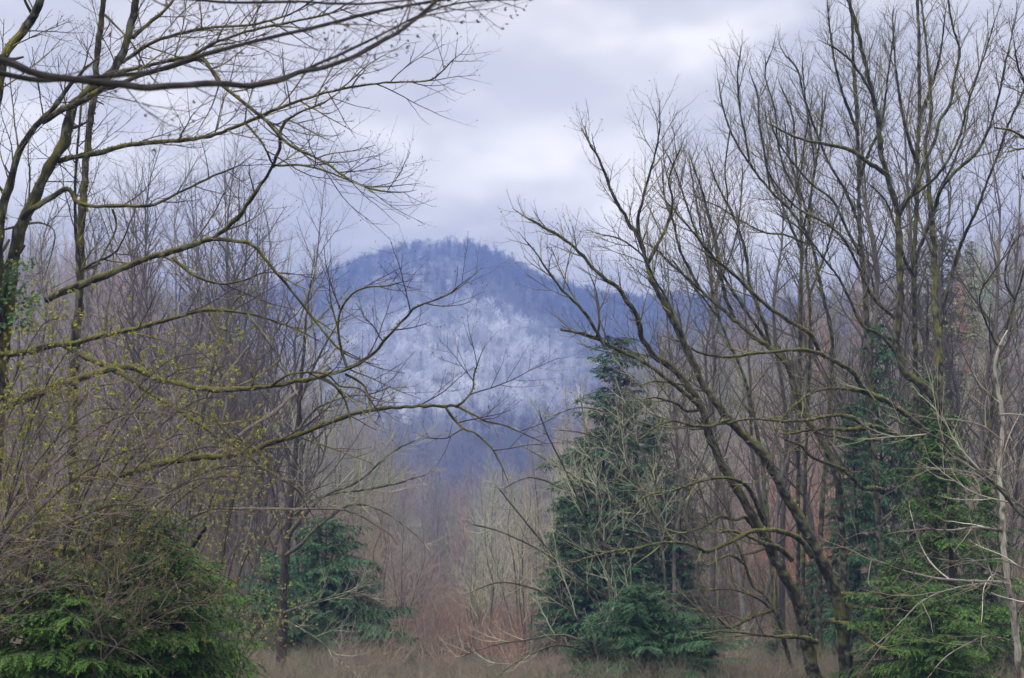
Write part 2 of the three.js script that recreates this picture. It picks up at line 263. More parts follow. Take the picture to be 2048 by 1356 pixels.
const PALE = { ...POPLAR, tufts: 0, bark: [0.18, 0.17, 0.135], twig: [0.27, 0.265, 0.2], lichen: [0.55, [0.4, 0.45, 0.3]], paint: mossy([0.13, 0.12, 0.095], [0.17, 0.18, 0.06], [0.34, 0.38, 0.27], -0.02, 0.1) };
const SYC = { ...PALE, bark: [0.34, 0.31, 0.27], twig: [0.2, 0.165, 0.135], lichen: null, end: null, paint: (X, Y, Z) => { const n = fbm(X * 5, Y * 3, Z * 5, 3), m = noise(X * 12, Y * 9, Z * 12); return mix3([0.66, 0.63, 0.56], [0.15, 0.12, 0.09], sstep(0.53, 0.66, n * 0.7 + m * 0.3)); },
  lv: [null, { len: [0.8, 1.9], gap: 0.42, ang: 0.7, rad: 0.011, seg: 0.16, wob: 0.16, up: 0.02, sides: 4, from: 0.15, fall: 0.3 }, { len: [0.35, 0.9], gap: 0.24, ang: 0.75, rad: 0.0055, seg: 0.13, wob: 0.17, up: 0.03, sides: 3 }, { len: [0.12, 0.3], gap: 0.2, ang: 0.8, rad: 0.004, seg: 0.12, wob: 0.12, up: 0.03, sides: 3 }] };

// ------------------------------------------------------------ left: the moss-covered maples
const A = (n, l, S, px, d, g) => new Tree(n, l, 'tree', S, px, d, g);
A('near_tree', 'dark out-of-focus branch reaching across the top left corner from outside', NEAR, -900, 9.5)
  .limb('branch', '-900,-90 -500,10 -200,70 0,120 60,142 120,155 180,162 240,170 300,175 360,171 430,168 500,170 550,162 600,145 665,130 725,106 780,75 820,45 860,15 885,-5 940,-30', 8.2, 10.6, 30, 6, { wave: 0.25, from: 0.42, dens: 0.6, pow: 0.7 })
  .limb('branch', '-300,120 -100,135 0,146 70,160 130,158 200,152 300,143 400,112 520,80 640,52 760,22 880,0 1000,-15', 8.6, 11.5, 14, 5, { wave: 0.25, from: 0.3, dens: 0.5 })
  .limb('branch', '500,170 580,150 660,118 740,80 830,35 900,10 960,2 1040,-2', 9.9, 11.2, 7, 3, { wave: 0.1, from: 0.2, dens: 1.0, scale: 0.6 })
  .limb('branch', '-100,-60 60,-20 200,-12 330,-5 470,5 600,4 720,8 830,-2', 9, 10.5, 9, 4, { wave: 0.1, from: 0.3, dens: 0.5 })
  .done();
A('maple_tree', 'tall mossy maple with forked leaning stems at the left edge', MAPLE, -25, 25)
  .limb('trunk', '-30,1390 -25,1150 -12,900 0,750 14,620 30,500 55,425 95,340 130,280 145,215 165,190 210,155 235,125 255,75 272,0 285,-80', 25, 25.5, 46, 12, { root: 1, from: 0.62, wave: 0.3, dens: 0.8 })
  .limb('stem', '-8,700 -6,560 0,450 20,370 40,300 75,250 105,215 150,160 175,130', 25, 24.2, 28, 6, { from: 0.4, wave: 0.4 })
  .limb('stem', '-40,330 0,165 12,108 45,65 62,35 78,10 90,-40', 24.6, 24.2, 22, 14, { from: 0.2, wave: 0.3, dens: 0.8 })
  .limb('branch', '118,322 150,314 200,305 260,290 350,282 420,272 480,250 550,220 620,195 700,175 780,165 860,160 905,120', 25.3, 22.6, 11, 2.5, { from: 0.2 })
  .limb('branch', '84,243 120,222 160,205 200,180 232,172 290,147 350,132 400,116 420,135 440,165 480,200 530,240 580,290 650,325 700,360 750,380 800,385', 25.3, 22.5, 13, 2.5, { from: 0.2 })
  .limb('branch', '210,150 260,140 310,128 350,118 380,112 430,85 500,62 580,45 650,30 700,5', 25.3, 23, 9, 3, { from: 0.15 })
  .limb('branch', '245,125 300,88 350,70 420,55 500,50 580,28 640,-10', 25.4, 24, 8, 3, { from: 0.1 })
  .limb('branch', '265,75 300,45 340,10 355,-20', 25.4, 26, 9, 5, { from: 0.1 })
  .limb('branch', '490,246 520,280 535,305 550,330 600,330 660,345 730,372 790,372', 23.8, 23, 5, 2, { from: 0.2 })
  .limb('branch', '92,600 135,580 200,555 260,530 300,515 350,500 400,485 435,470 475,435 505,395 540,340 560,295 565,250 600,225 650,205', 25, 23, 16, 4, { from: 0.3, dens: 0.7 })
  .limb('branch', '430,478 470,482 505,490 540,530 590,590 640,655 680,700 720,720', 23.8, 23.2, 8, 3, { from: 0.2, dens: 0.8 })
  .limb('branch', '345,515 380,545 415,562 450,568 490,560 530,545 580,548', 24, 23.5, 6, 2, { from: 0.3 })
  .limb('branch', '40,440 62,420 92,402 135,378 155,404 190,412 250,412 300,412 330,400 360,385 420,355 480,330', 25, 24, 12, 3, { from: 0.4, dens: 0.8 })
  .limb('branch', '225,418 233,450 222,480 205,510 190,540', 24.6, 24.2, 5, 2, { from: 0.1, dens: 0.7 })
  .limb('branch', '-10,712 60,703 115,688 140,690 200,672 280,655 350,635 400,622 450,622 500,628 560,645 610,668', 25, 23.5, 14, 3, { from: 0.35, dens: 0.9 })
  .limb('branch', '5,460 45,450 70,446 95,450 110,470 100,520', 25, 24.6, 5, 2, { from: 0.3 })
  .limb('branch', '-40,838 0,818 50,798 90,780 140,763 200,743 235,735 275,738 320,760 380,773 440,780 500,778 550,770 600,762 635,756 690,738 728,721 752,700 773,676 794,655 815,631 839,610 870,600 901,588 915,575', 25, 22.5, 18, 3, { from: 0.45, dens: 0.75 })
  .ivy(260, 0, 75, 520, 660, 24.7)
  .limb('branch', '693,735 683,700 676,652 683,617 704,589 732,575 773,572 800,565', 22.9, 22.6, 6, 2, { from: 0.25, scale: 0.7 })
  .limb('branch', '540,775 575,750 620,745 655,750 680,772 720,778 740,800', 23, 22.8, 6, 2, { from: 0.3, scale: 0.7 })
  .done();
A('mossy_tree', 'dark upright tree with two long arching mossy limbs in left foreground', MAPLE, 148, 27)
  .limb('trunk', '150,1390 149,1180 147,1000 145,820 150,700 157,600 161,550 161,450 170,350 181,240 191,150 201,50 210,-20 214,-90', 27, 28, 27, 10, { root: 1, from: 0.62, dens: 0.7 })
  .limb('stem', '158,640 163,560 155,500 150,430 152,340 158,260 165,190', 26.5, 26, 9, 4, { from: 0.2, dens: 0.7 })
  .limb('branch', '149,956 170,955 200,953 250,948 300,933 350,920 400,915 450,913 500,903 550,883 600,868 650,850 700,830 750,820 800,815 850,812 890,812 915,814 946,828 974,842 1010,850 1045,868', 26.6, 22.8, 16, 3, { from: 0.4, dens: 0.7 })
  .limb('branch', '891,814 912,843 933,860 950,866 981,894 1000,925 1015,960', 23, 22.6, 6, 2, { from: 0.15, scale: 0.8 })
  .limb('branch', '912,814 930,800 946,777 948,750 960,715', 23, 22.8, 5, 2, { from: 0.2, scale: 0.8 })
  .limb('branch', '640,752 668,770 690,800 700,838', 23.5, 23.3, 5, 4, { from: 0.2, scale: 0.7 })
  .limb('branch', '690,748 728,772 740,810', 23.4, 23.2, 5, 4, { from: 0.2, scale: 0.7 })
  .limb('branch', '125,688 170,713 215,733 260,758 310,793 360,823 400,848 440,878 480,898 530,938 580,968 620,1000', 26.6, 24, 13, 3, { from: 0.35, dens: 0.8 })
  .limb('branch', '424,820 440,850 470,880 500,893', 25, 24.5, 6, 3, { from: 0.2 })
  .limb('branch', '161,540 190,525 230,505 250,470 262,440', 27, 26.4, 6, 2, { from: 0.2 })
  .limb('branch', '210,30 240,60 270,95 300,150 330,180', 27.5, 26.8, 5, 2, { from: 0.2 })
  .done();
A('dark_trunk_tree', 'slim dark brown trunk standing before the teal hemlock left of centre', { ...PALE, lv: POPLAR.lv }, 560, 46)
  .limb('trunk', '558,1390 562,1320 565,1268 567,1178 572,1108 577,1038 583,980 590,920 596,840 604,740 612,640 622,560', 46, 47, 27, 3, { root: 1, from: 0.5, dens: 0.7, paint: mossy([0.055, 0.042, 0.042], [0.07, 0.07, 0.04], [0.3, 0.32, 0.24], -0.12, -0.02) })
  .limb('branch', '575,1078 592,1050 615,1023 640,1000 665,983 715,963 780,908 830,880', 46, 43, 11, 3, { from: 0.2 })
  .limb('branch', '590,1030 625,1000 680,985 740,978 800,965 850,950', 46, 43, 9, 3, { from: 0.2 })
  .limb('branch', '572,1110 600,1090 640,1050 700,1010 760,1020 820,1060 850,1090', 46, 43, 9, 3, { from: 0.25, dens: 0.9 })
  .limb('branch', '568,1225 605,1212 650,1198 700,1185 745,1196', 46, 44, 7, 3, { from: 0.2, dens: 0.6 })
  .limb('branch', '568,1240 610,1262 650,1290 690,1330', 46, 44, 6, 3, { from: 0.2, dens: 0.6 })
  .limb('branch', '596,860 630,820 670,800 720,790 760,800', 46.5, 44, 7, 3, { from: 0.2 })
  .limb('branch', '600,800 625,740 650,690 680,640', 46.5, 45, 8, 3, { from: 0.2 })
  .done();
const SNAG = { ...PALE, lv: [null], paint: (X, Y, Z) => mix3([0.36, 0.30, 0.26], [0.22, 0.18, 0.15], fbm(X * 4, Y * 4, Z * 4, 3)) };
new Tree('leaning_snag', 'pale barkless dead trunk leaning to the right among the left woods', 'dead tree', SNAG, 440, 52)
  .limb('trunk', '250,1160 330,1000 400,935 475,873 505,852 540,830 560,815 580,795 615,770 660,735', 52, 54, 15, 8, { root: 1 }).done();
new Tree('leaning_snag', 'thinner pale dead stem leaning above the forked mossy limb on the left', 'dead tree', SNAG, 330, 55)
  .limb('trunk', '240,1000 330,888 370,840 420,790 460,740 500,690', 55, 56, 10, 6, { root: 1 }).done();
new Tree('broken_stem', 'long tan broken stem lying nearly level across the dark slim trunk', 'dead branch', SNAG, 460, 44)
  .limb('trunk', '380,1030 460,1018 530,1018 600,1018 675,1018 700,1024 725,1033 755,1053 780,1068 795,1090', 44, 44, 8, 4, {}).done();

// ------------------------------------------------------------ right: the great lichen-grey trees
A('leaning_tree', 'mossy double-trunked tree leaning left in the middle of the right group', POPLAR, 1690, 38)
  .limb('trunk', '1692,1390 1690,1320 1683,1250 1674,1200 1661,1158 1639,1113 1599,1038 1569,988 1544,938 1524,903 1489,873 1459,838 1424,798 1400,755 1375,700 1349,650 1324,600 1304,560 1294,525 1279,480 1249,430 1229,395 1209,345 1194,310 1181,290', 38, 36, 34, 5, { root: 1, from: 0.55, wave: 0.6 })
  .limb('trunk', '1635,1390 1622,1330 1608,1250 1589,1188 1554,1123 1514,1048 1474,978 1444,928 1419,868 1404,818 1374,770 1344,735 1310,712 1284,678 1280,650 1269,625 1250,597 1234,575 1194,545 1159,505 1124,475 1089,455 1059,437', 37.4, 34, 33, 5, { root: 1, from: 0.6, wave: 0.6 })
  .limb('branch', '1398,812 1374,790 1334,758 1294,728 1244,703 1215,690 1189,675 1150,664 1122,659', 36, 34, 10, 6, { from: 0.3, dens: 0.5, tipTwig: false })
  .limb('branch', '1208,690 1194,665 1169,625 1145,600 1124,580 1105,555 1094,540 1075,510 1055,485', 34.3, 33.5, 8, 3, { from: 0.3, scale: 0.7 })
  .limb('branch', '1193,675 1198,650 1197,610 1190,575 1180,550', 34.3, 34.5, 6, 2.5, { from: 0.2, scale: 0.6 })
  .limb('branch', '1279,480 1276,440 1285,400 1294,365 1309,312 1318,270 1320,240', 36.3, 35.5, 9, 3, { from: 0.2 })
  .limb('branch', '1294,530 1315,490 1335,450 1345,400 1338,360 1350,320 1360,300', 36.5, 36, 10, 3, { from: 0.2 })
  .limb('branch', '1375,700 1350,640 1335,600 1310,560 1284,510 1240,478 1205,470', 36.5, 35, 8, 3, { from: 0.2 })
  .limb('branch', '1624,1113 1599,1078 1564,1063 1524,1060 1494,1066 1454,1088 1414,1103 1400,1098 1374,1088 1324,1085 1270,1098 1224,1103 1160,1120', 37, 33, 14, 3, { from: 0.3 })
  .limb('branch', '1584,1120 1560,1098 1535,1090 1500,1075 1465,1062 1440,1065', 37, 35, 14, 3, { from: 0.3, dens: 0.7 })
  .limb('branch', '1530,1052 1515,1010 1504,988 1496,975 1489,968 1475,962 1444,955 1400,962 1384,968 1350,980 1304,988 1270,1010', 37, 34, 12, 3, { from: 0.25 })
  .limb('branch', '1510,1058 1490,1035 1470,1040 1440,1033 1420,1045 1390,1060 1350,1070', 37, 34.5, 10, 3, { from: 0.25 })
  .limb('branch', '1634,1285 1618,1279 1599,1275 1549,1273 1500,1268 1474,1265 1440,1262 1415,1266', 37, 34, 11, 3, { from: 0.2, dens: 0.7 })
  .limb('branch', '1540,1222 1520,1228 1500,1236 1475,1250 1455,1255 1435,1235 1425,1220', 37, 35, 10, 3, { from: 0.2, dens: 0.7 })
  .limb('branch', '1660,1188 1700,1189 1735,1188 1768,1186 1800,1190', 38, 36.5, 10, 4, { from: 0.3, dens: 0.5 })
  .limb('branch', '1690,1210 1715,1214 1740,1218 1765,1222', 38, 37, 12, 5, { from: 0.3, dens: 0.4 })
  .limb('branch', '1660,1240 1700,1252 1730,1270 1755,1292 1790,1305 1830,1325', 38, 35, 12, 4, { from: 0.2, dens: 0.6 })
  .limb('branch', '1404,818 1374,822 1354,808 1330,800 1310,795 1290,798', 36.5, 34.5, 8, 3, { from: 0.2, dens: 0.8 })
  .limb('branch', '1459,838 1440,845 1420,853 1380,850 1345,842 1315,852 1290,870', 36.8, 34.5, 9, 3, { from: 0.2 })
  .limb('branch', '1394,748 1380,760 1365,768 1335,765 1310,762 1290,768', 36.4, 35, 7, 3, { from: 0.2, dens: 0.8 })
  .done();
A('inner_leaning_tree', 'leaning grey tree rising just behind the mossy double-trunked one', POPLAR, 1700, 46)
  .limb('trunk', '1704,1390 1695,1280 1690,1190 1684,1078 1680,1010 1676,960 1654,898 1624,853 1598,805 1585,765 1570,725 1540,695 1514,678 1469,640 1424,600 1374,555 1344,530 1320,505 1300,490', 46, 44, 26, 4, { root: 1, from: 0.55 })
  .limb('stem', '1590,820 1592,790 1575,720 1540,690 1505,640 1470,590 1440,540 1400,480 1370,400 1352,345 1335,310', 45.5, 44, 10, 3, { from: 0.3 })
  .limb('branch', '1469,640 1450,590 1440,540 1430,480 1415,420 1400,370 1385,330', 45, 44, 10, 3, { from: 0.2 })
  .limb('branch', '1400,580 1380,540 1360,500 1345,440 1330,400 1325,350', 44.5, 44, 8, 3, { from: 0.2 })
  .limb('branch', '1540,695 1530,650 1500,570 1490,500 1470,440 1440,380 1420,330', 45, 45, 10, 3, { from: 0.2 })
  .done();
const TR = A('great_tree', 'largest grey tree at right with spreading V-forked trunks reaching the top edge', POPLAR, 1900, 44);
TR.limb('trunk', '1905,1390 1904,1200 1902,1050 1897,930 1889,840 1872,800 1858,785 1830,762 1808,742 1800,715 1793,680 1797,630 1801,580 1800,540 1797,500 1796,430 1774,350 1761,300 1757,240 1744,185 1724,100 1708,35 1694,-5 1680,-60', 44, 44, 31, 6, { root: 1, from: 0.6, wave: 0.8 })
  .limb('stem', '1891,835 1880,780 1878,730 1880,688 1873,640 1869,600 1870,550 1866,470 1860,400 1856,350 1850,290 1862,230 1858,150 1850,70 1840,-20', 44, 45, 19, 4, { from: 0.4, wave: 0.6 })
  .limb('stem', '1866,430 1876,395 1886,372 1915,340 1949,310 1972,270 1984,240 2000,180 2015,110 2030,40', 45, 43, 9, 3, { from: 0.2 })
  .limb('stem', '1877,690 1890,600 1910,525 1926,478 1942,445 1955,415 1979,352 2000,298 2020,240 2044,190 2070,120', 44.3, 42, 10, 4, { from: 0.35 })
  .limb('stem', '1797,432 1815,400 1834,370 1849,325 1868,285 1880,240 1899,210 1910,150 1919,100 1905,50 1895,-10', 44, 43, 10, 4, { from: 0.2 })
  .limb('stem', '1820,395 1860,365 1890,330 1920,270 1935,210 1955,150 1975,90 1990,40', 43.8, 42, 8, 3, { from: 0.2 })
  .limb('stem', '1763,305 1755,240 1745,190 1715,140 1690,110 1660,90', 44, 43, 10, 4, { from: 0.2 })
  .limb('stem', '1774,350 1730,320 1700,300 1660,290 1610,280 1570,265 1545,250', 44, 42, 12, 4, { from: 0.25 })
  .limb('branch', '1866,913 1845,890 1824,878 1794,868 1764,858 1744,853 1724,848 1704,836 1680,830 1654,833 1614,840 1564,842 1500,838 1434,850 1390,850', 43, 36, 14, 3, { from: 0.4, dens: 0.8 })
  .limb('branch', '1880,900 1864,873 1834,848 1804,823 1764,798 1724,783 1689,778 1660,777 1639,780 1615,790 1599,803 1574,823 1560,845', 43, 37, 15, 3, { from: 0.4, dens: 0.9 })
  .limb('branch', '1766,800 1740,788 1724,773 1714,755 1700,740 1669,723 1634,705 1610,700 1589,700 1524,705 1474,713 1444,714 1424,711 1394,703 1369,688 1350,680', 41, 37, 13, 4, { from: 0.4, dens: 0.7 })
  .limb('branch', '1640,707 1624,672 1600,655 1574,640 1539,615 1504,585 1474,555 1434,520 1404,485 1374,450 1352,425 1330,400', 39.5, 38, 11, 4, { from: 0.3 })
  .limb('branch', '1744,853 1700,860 1664,858 1624,860 1590,866 1570,868', 41, 38, 11, 4, { from: 0.3, dens: 0.7 })
  .limb('branch', '1760,880 1700,878 1650,870 1630,862', 41.5, 39, 7, 3, { from: 0.3, dens: 0.6 })
  .limb('branch', '1764,980 1744,977 1724,975 1694,945 1664,930 1624,915 1600,890 1570,880', 42, 38, 12, 4, { from: 0.3, dens: 0.7 })
  .limb('branch', '1800,715 1760,670 1725,650 1700,600 1680,560 1650,520 1620,480 1590,450 1560,430', 44, 42, 9, 3, { from: 0.25 })
  .limb('branch', '1795,640 1760,610 1740,585 1720,540 1700,500 1680,470 1640,440 1600,420 1560,380 1530,330', 44, 42, 9, 3, { from: 0.25 })
  .done();
const stems = [
  ['tall grey stem left of the great forked tree, crown filling the upper middle right', 1712, 49, '1770,1390 1765,1200 1755,1000 1745,850 1737,700 1728,560 1719,450 1717,350 1714,250 1708,150 1704,50 1695,-40', 18, 6, ['1719,450 1690,380 1660,330 1635,270 1610,200 1595,140 1570,110', '1717,370 1735,310 1760,260 1770,200 1780,120 1790,50', '1714,260 1690,200 1670,130 1660,60 1655,10', '1725,520 1690,450 1665,400 1625,370 1590,330 1560,290 1540,240']],
  ['straight pale grey stem standing between the forks of the great tree', 1838, 50, '1842,1390 1840,1150 1836,950 1830,678 1829,500 1834,400 1836,300 1839,200 1838,100 1834,-30', 17, 7, ['1831,520 1860,440 1880,380 1905,330 1930,260 1940,180', '1835,330 1815,270 1800,200 1790,120 1785,40', '1838,240 1860,180 1880,110 1890,30', '1830,560 1810,520 1790,450 1770,400 1740,370']],
  ['dark straight stem rising behind the leaning trees, thin as a pole', 1600, 53, '1596,1390 1596,1150 1596,980 1597,880 1600,700 1602,560 1603,470 1598,380 1590,300 1585,230 1565,180', 13, 4, ['1602,500 1580,450 1560,400 1535,340 1525,280', '1603,470 1620,400 1630,340 1640,270 1645,200', '1598,390 1570,340 1555,280 1550,220 1530,150 1540,110']],
  ['second dark straight stem close to the right of the pole-thin one', 1630, 54, '1605,1390 1606,1150 1612,900 1620,700 1619,600 1612,520 1620,440 1625,360 1640,280 1650,200', 11, 4, ['1619,590 1650,510 1670,440 1690,380', '1620,450 1600,380 1580,320 1570,250', '1630,330 1620,260 1610,190 1605,130']],
  ['grey stem with a long bare fork left of the pole-thin stems', 1480, 52, '1640,1390 1640,1100 1660,800 1664,678 1648,600 1635,540 1620,480 1580,420 1540,380 1500,330 1470,280 1450,230 1440,190', 15, 4, ['1620,490 1570,470 1530,465 1480,440 1440,415 1405,400', '1500,330 1490,270 1480,220 1475,150 1480,110', '1540,380 1530,310 1520,260 1515,190 1505,160', '1580,420 1600,350 1610,280 1620,220']],
  ['thin forked stem whose twigs make the jagged sky edge above the leaning tree', 1440, 50, '1560,1390 1540,1100 1520,900 1490,760 1460,690 1440,640 1425,590 1415,520 1400,450 1390,390 1380,330', 13, 3, ['1440,640 1410,600 1375,560 1345,520', '1415,520 1440,460 1455,400 1450,340 1460,260', '1425,590 1450,540 1470,480 1480,420 1485,350']],
  ['outermost right stem leaning to the right behind the sycamore', 2010, 47, '1960,1390 1965,1150 1975,950 1985,800 2000,700 2030,600 2060,500 2080,400', 11, 4, ['2000,700 1970,640 1960,590 1990,540 2020,500', '2030,600 2010,560 2020,500 2040,470']],
  ['low dark stem at lower middle right, leaning left under the mossy branches', 1440, 44, '1610,1400 1590,1350 1570,1290 1555,1230 1530,1190 1505,1170 1490,1130 1475,1090', 13, 6, ['1555,1230 1520,1200 1470,1180 1420,1180', '1490,1130 1460,1110 1420,1130']],
];
for (const [label, px, d, tr, w0, w1, br] of stems) { const t = A('grey_tree', label, POPLAR, px, d).limb('trunk', tr, d, d, w0, w1, { root: 1, from: 0.45, dens: 0.9 }); for (const b of br) t.limb('branch', b, d, d - 1.5, w1 * 1.3, 3, { from: 0.15 }); t.done(); }

A('sycamore_tree', 'white-barked sycamore with bare twisting pale branches at the right edge', SYC, 2042, 29)
  .limb('trunk', '2046,1400 2041,1356 2031,1268 2021,1198 2011,1128 2006,1068 2004,998 1998,958 2004,893 2006,838 1996,778 1990,730 2000,690', 29, 29.5, 20, 7, { root: 1, from: 0.6 })
  .limb('branch', '2004,1062 1975,1056 1944,1055 1900,1060 1860,1058 1834,1048 1815,1035 1800,1020', 29, 26, 6, 2, { from: 0.1, dens: 0.8 })
  .limb('branch', '2016,1168 1990,1163 1944,1162 1880,1157 1820,1145 1770,1128 1730,1110 1700,1090 1680,1070', 29, 25, 7, 2, { from: 0.1, dens: 0.8 })
  .limb('branch', '2010,1178 1980,1168 1940,1170 1880,1185 1840,1205 1810,1235 1780,1265 1750,1290', 29, 26.5, 5, 2, { from: 0.1, dens: 0.8 })
  .limb('branch', '2028,1283 2000,1276 1970,1273 1930,1290 1890,1315 1860,1350', 29, 27, 5, 2, { from: 0.1, dens: 0.8 })
  .limb('branch', '2010,1158 1985,1145 1960,1130 1940,1118 1910,1122 1880,1118 1850,1112', 29, 27, 5, 2, { from: 0.1, dens: 0.8 })
  .limb('branch', '2030,1270 2036,1230 2044,1215 2056,1200', 29, 28, 7, 4, { from: 0.3 })
  .limb('branch', '2048,1138 2020,1125 1998,1118 1970,1120 1930,1122', 28.8, 27, 5, 2, { from: 0.1, dens: 0.8 })
  .limb('branch', '1996,990 1985,970 1960,955 1940,945 1900,938 1860,935', 29, 27, 5, 2, { from: 0.1, dens: 0.8 })
  .limb('branch', '2004,880 1980,862 1960,850 1920,840 1890,836', 29, 28, 5, 2, { from: 0.1, dens: 0.8 })
  .limb('branch', '2000,830 2020,828 2045,830 2070,835', 29, 28.5, 5, 2, { from: 0.1, dens: 0.8 })
  .done();
A('pale_tree', 'pale branched tree beyond the right edge, its long grey limb slanting in', PALE, 2160, 27)
  .limb('trunk', '2180,1400 2165,1250 2150,1150 2140,1080', 27, 27, 30, 20, { root: 1, from: 0.9 })
  .limb('branch', '2145,1100 2100,1065 2048,1033 1999,978 1949,933 1925,915 1899,898 1869,873 1830,855 1790,840 1750,800', 27, 24.5, 11, 3, { from: 0.3, dens: 0.4 })
  .limb('branch', '2140,1090 2090,1050 2040,1010 2000,975 1980,960 1950,940', 26.7, 26, 8, 4, { from: 0.4, dens: 0.3 })
  .done();
A('edge_tree', 'dark seed-hung twigs of a tree entering at the upper right edge', { ...MAPLE, end: budEnd(0.013, [0.05, 0.035, 0.03]), lv: POPLAR.lv }, 2200, 40)
  .limb('trunk', '2230,1400 2220,1000 2205,700 2190,500 2180,350 2170,200 2160,0', 40, 40, 44, 20, { root: 1, from: 0.95 })
  .limb('branch', '2185,420 2140,350 2090,300 2048,275 2025,262 2005,258 1990,255', 40, 38, 10, 3, { from: 0.3, dens: 0.7, scale: 0.6 })
  .limb('branch', '2180,300 2120,260 2075,200 2052,170 2035,130 2030,100', 40, 38, 9, 3, { from: 0.3, dens: 0.9, scale: 0.7 })
  .limb('branch', '2185,380 2110,330 2070,300 2040,298 2020,303', 40, 38.5, 7, 3, { from: 0.3, dens: 0.9, scale: 0.4 })
  .limb('branch', '2190,520 2140,450 2090,400 2060,380 2045,350', 40, 39, 8, 3, { from: 0.3, dens: 0.7, scale: 0.5 })
  .done();
// the lichen-pale small trees fanning out at the foot of the right group
const fan = [
  ['pale green lichened tree fanning out before the tall hemlock, right of the gap', 1225, 44, '1235,1390 1228,1290 1222,1220 1215,1140 1208,1080', 11, 6, ['1222,1230 1190,1120 1170,1040 1140,960 1100,880 1080,830', '1215,1140 1200,1020 1185,930 1170,850 1160,790', '1210,1090 1225,990 1240,900 1250,820 1262,760', '1226,1260 1170,1180 1110,1120 1050,1085 990,1060 950,1050', '1220,1200 1150,1150 1090,1090 1040,1030 1000,980', '1215,1140 1260,1040 1300,960 1330,900', '1208,1080 1190,1000 1160,960 1110,930 1060,900', '1212,1100 1180,1020 1120,975 1060,955 1010,975']],
  ['low spreading tree with long near-level yellow-grey branches right of the gap', 1200, 41, '1205,1400 1200,1340 1190,1290', 9, 6, ['1200,1330 1160,1250 1120,1200 1060,1175 1000,1165 950,1180', '1195,1300 1130,1270 1050,1280 990,1290 930,1310', '1190,1290 1215,1240 1235,1200 1215,1160', '1195,1310 1120,1290 1060,1310 1010,1340 980,1370', '1200,1330 1240,1260 1260,1190 1262,1130']],
  ['arched pale lichened sapling over the middle of the tall hemlock', 1330, 42, '1345,1400 1340,1280 1330,1150 1320,1050 1310,960', 8, 4, ['1320,1050 1270,960 1230,900 1180,870 1120,860', '1310,960 1270,880 1220,830 1160,815 1110,830', '1330,1150 1280,1040 1220,990 1160,960', '1310,970 1320,880 1300,800 1260,750 1200,730', '1325,1100 1370,1000 1400,930 1420,880']],
];
for (const [label, px, d, tr, w0, w1, br] of fan) { const t = A('lichened_tree', label, { ...PALE, end: (S, G, p, dd) => { if (R() < 0.3) G.foliage.blade(p, dd, around(dd, 1.57, 1), 0.04, 0.02, [0.3, 0.32, 0.18]); } }, px, d).limb('trunk', tr, d, d, w0, w1, { root: 1, from: 0.7 }); for (const b of br) t.limb('branch', b, d, d + rr(-2.5, 2), w1, 3, { from: 0.25, dens: 0.6, scale: 0.8 }); t.done(); }

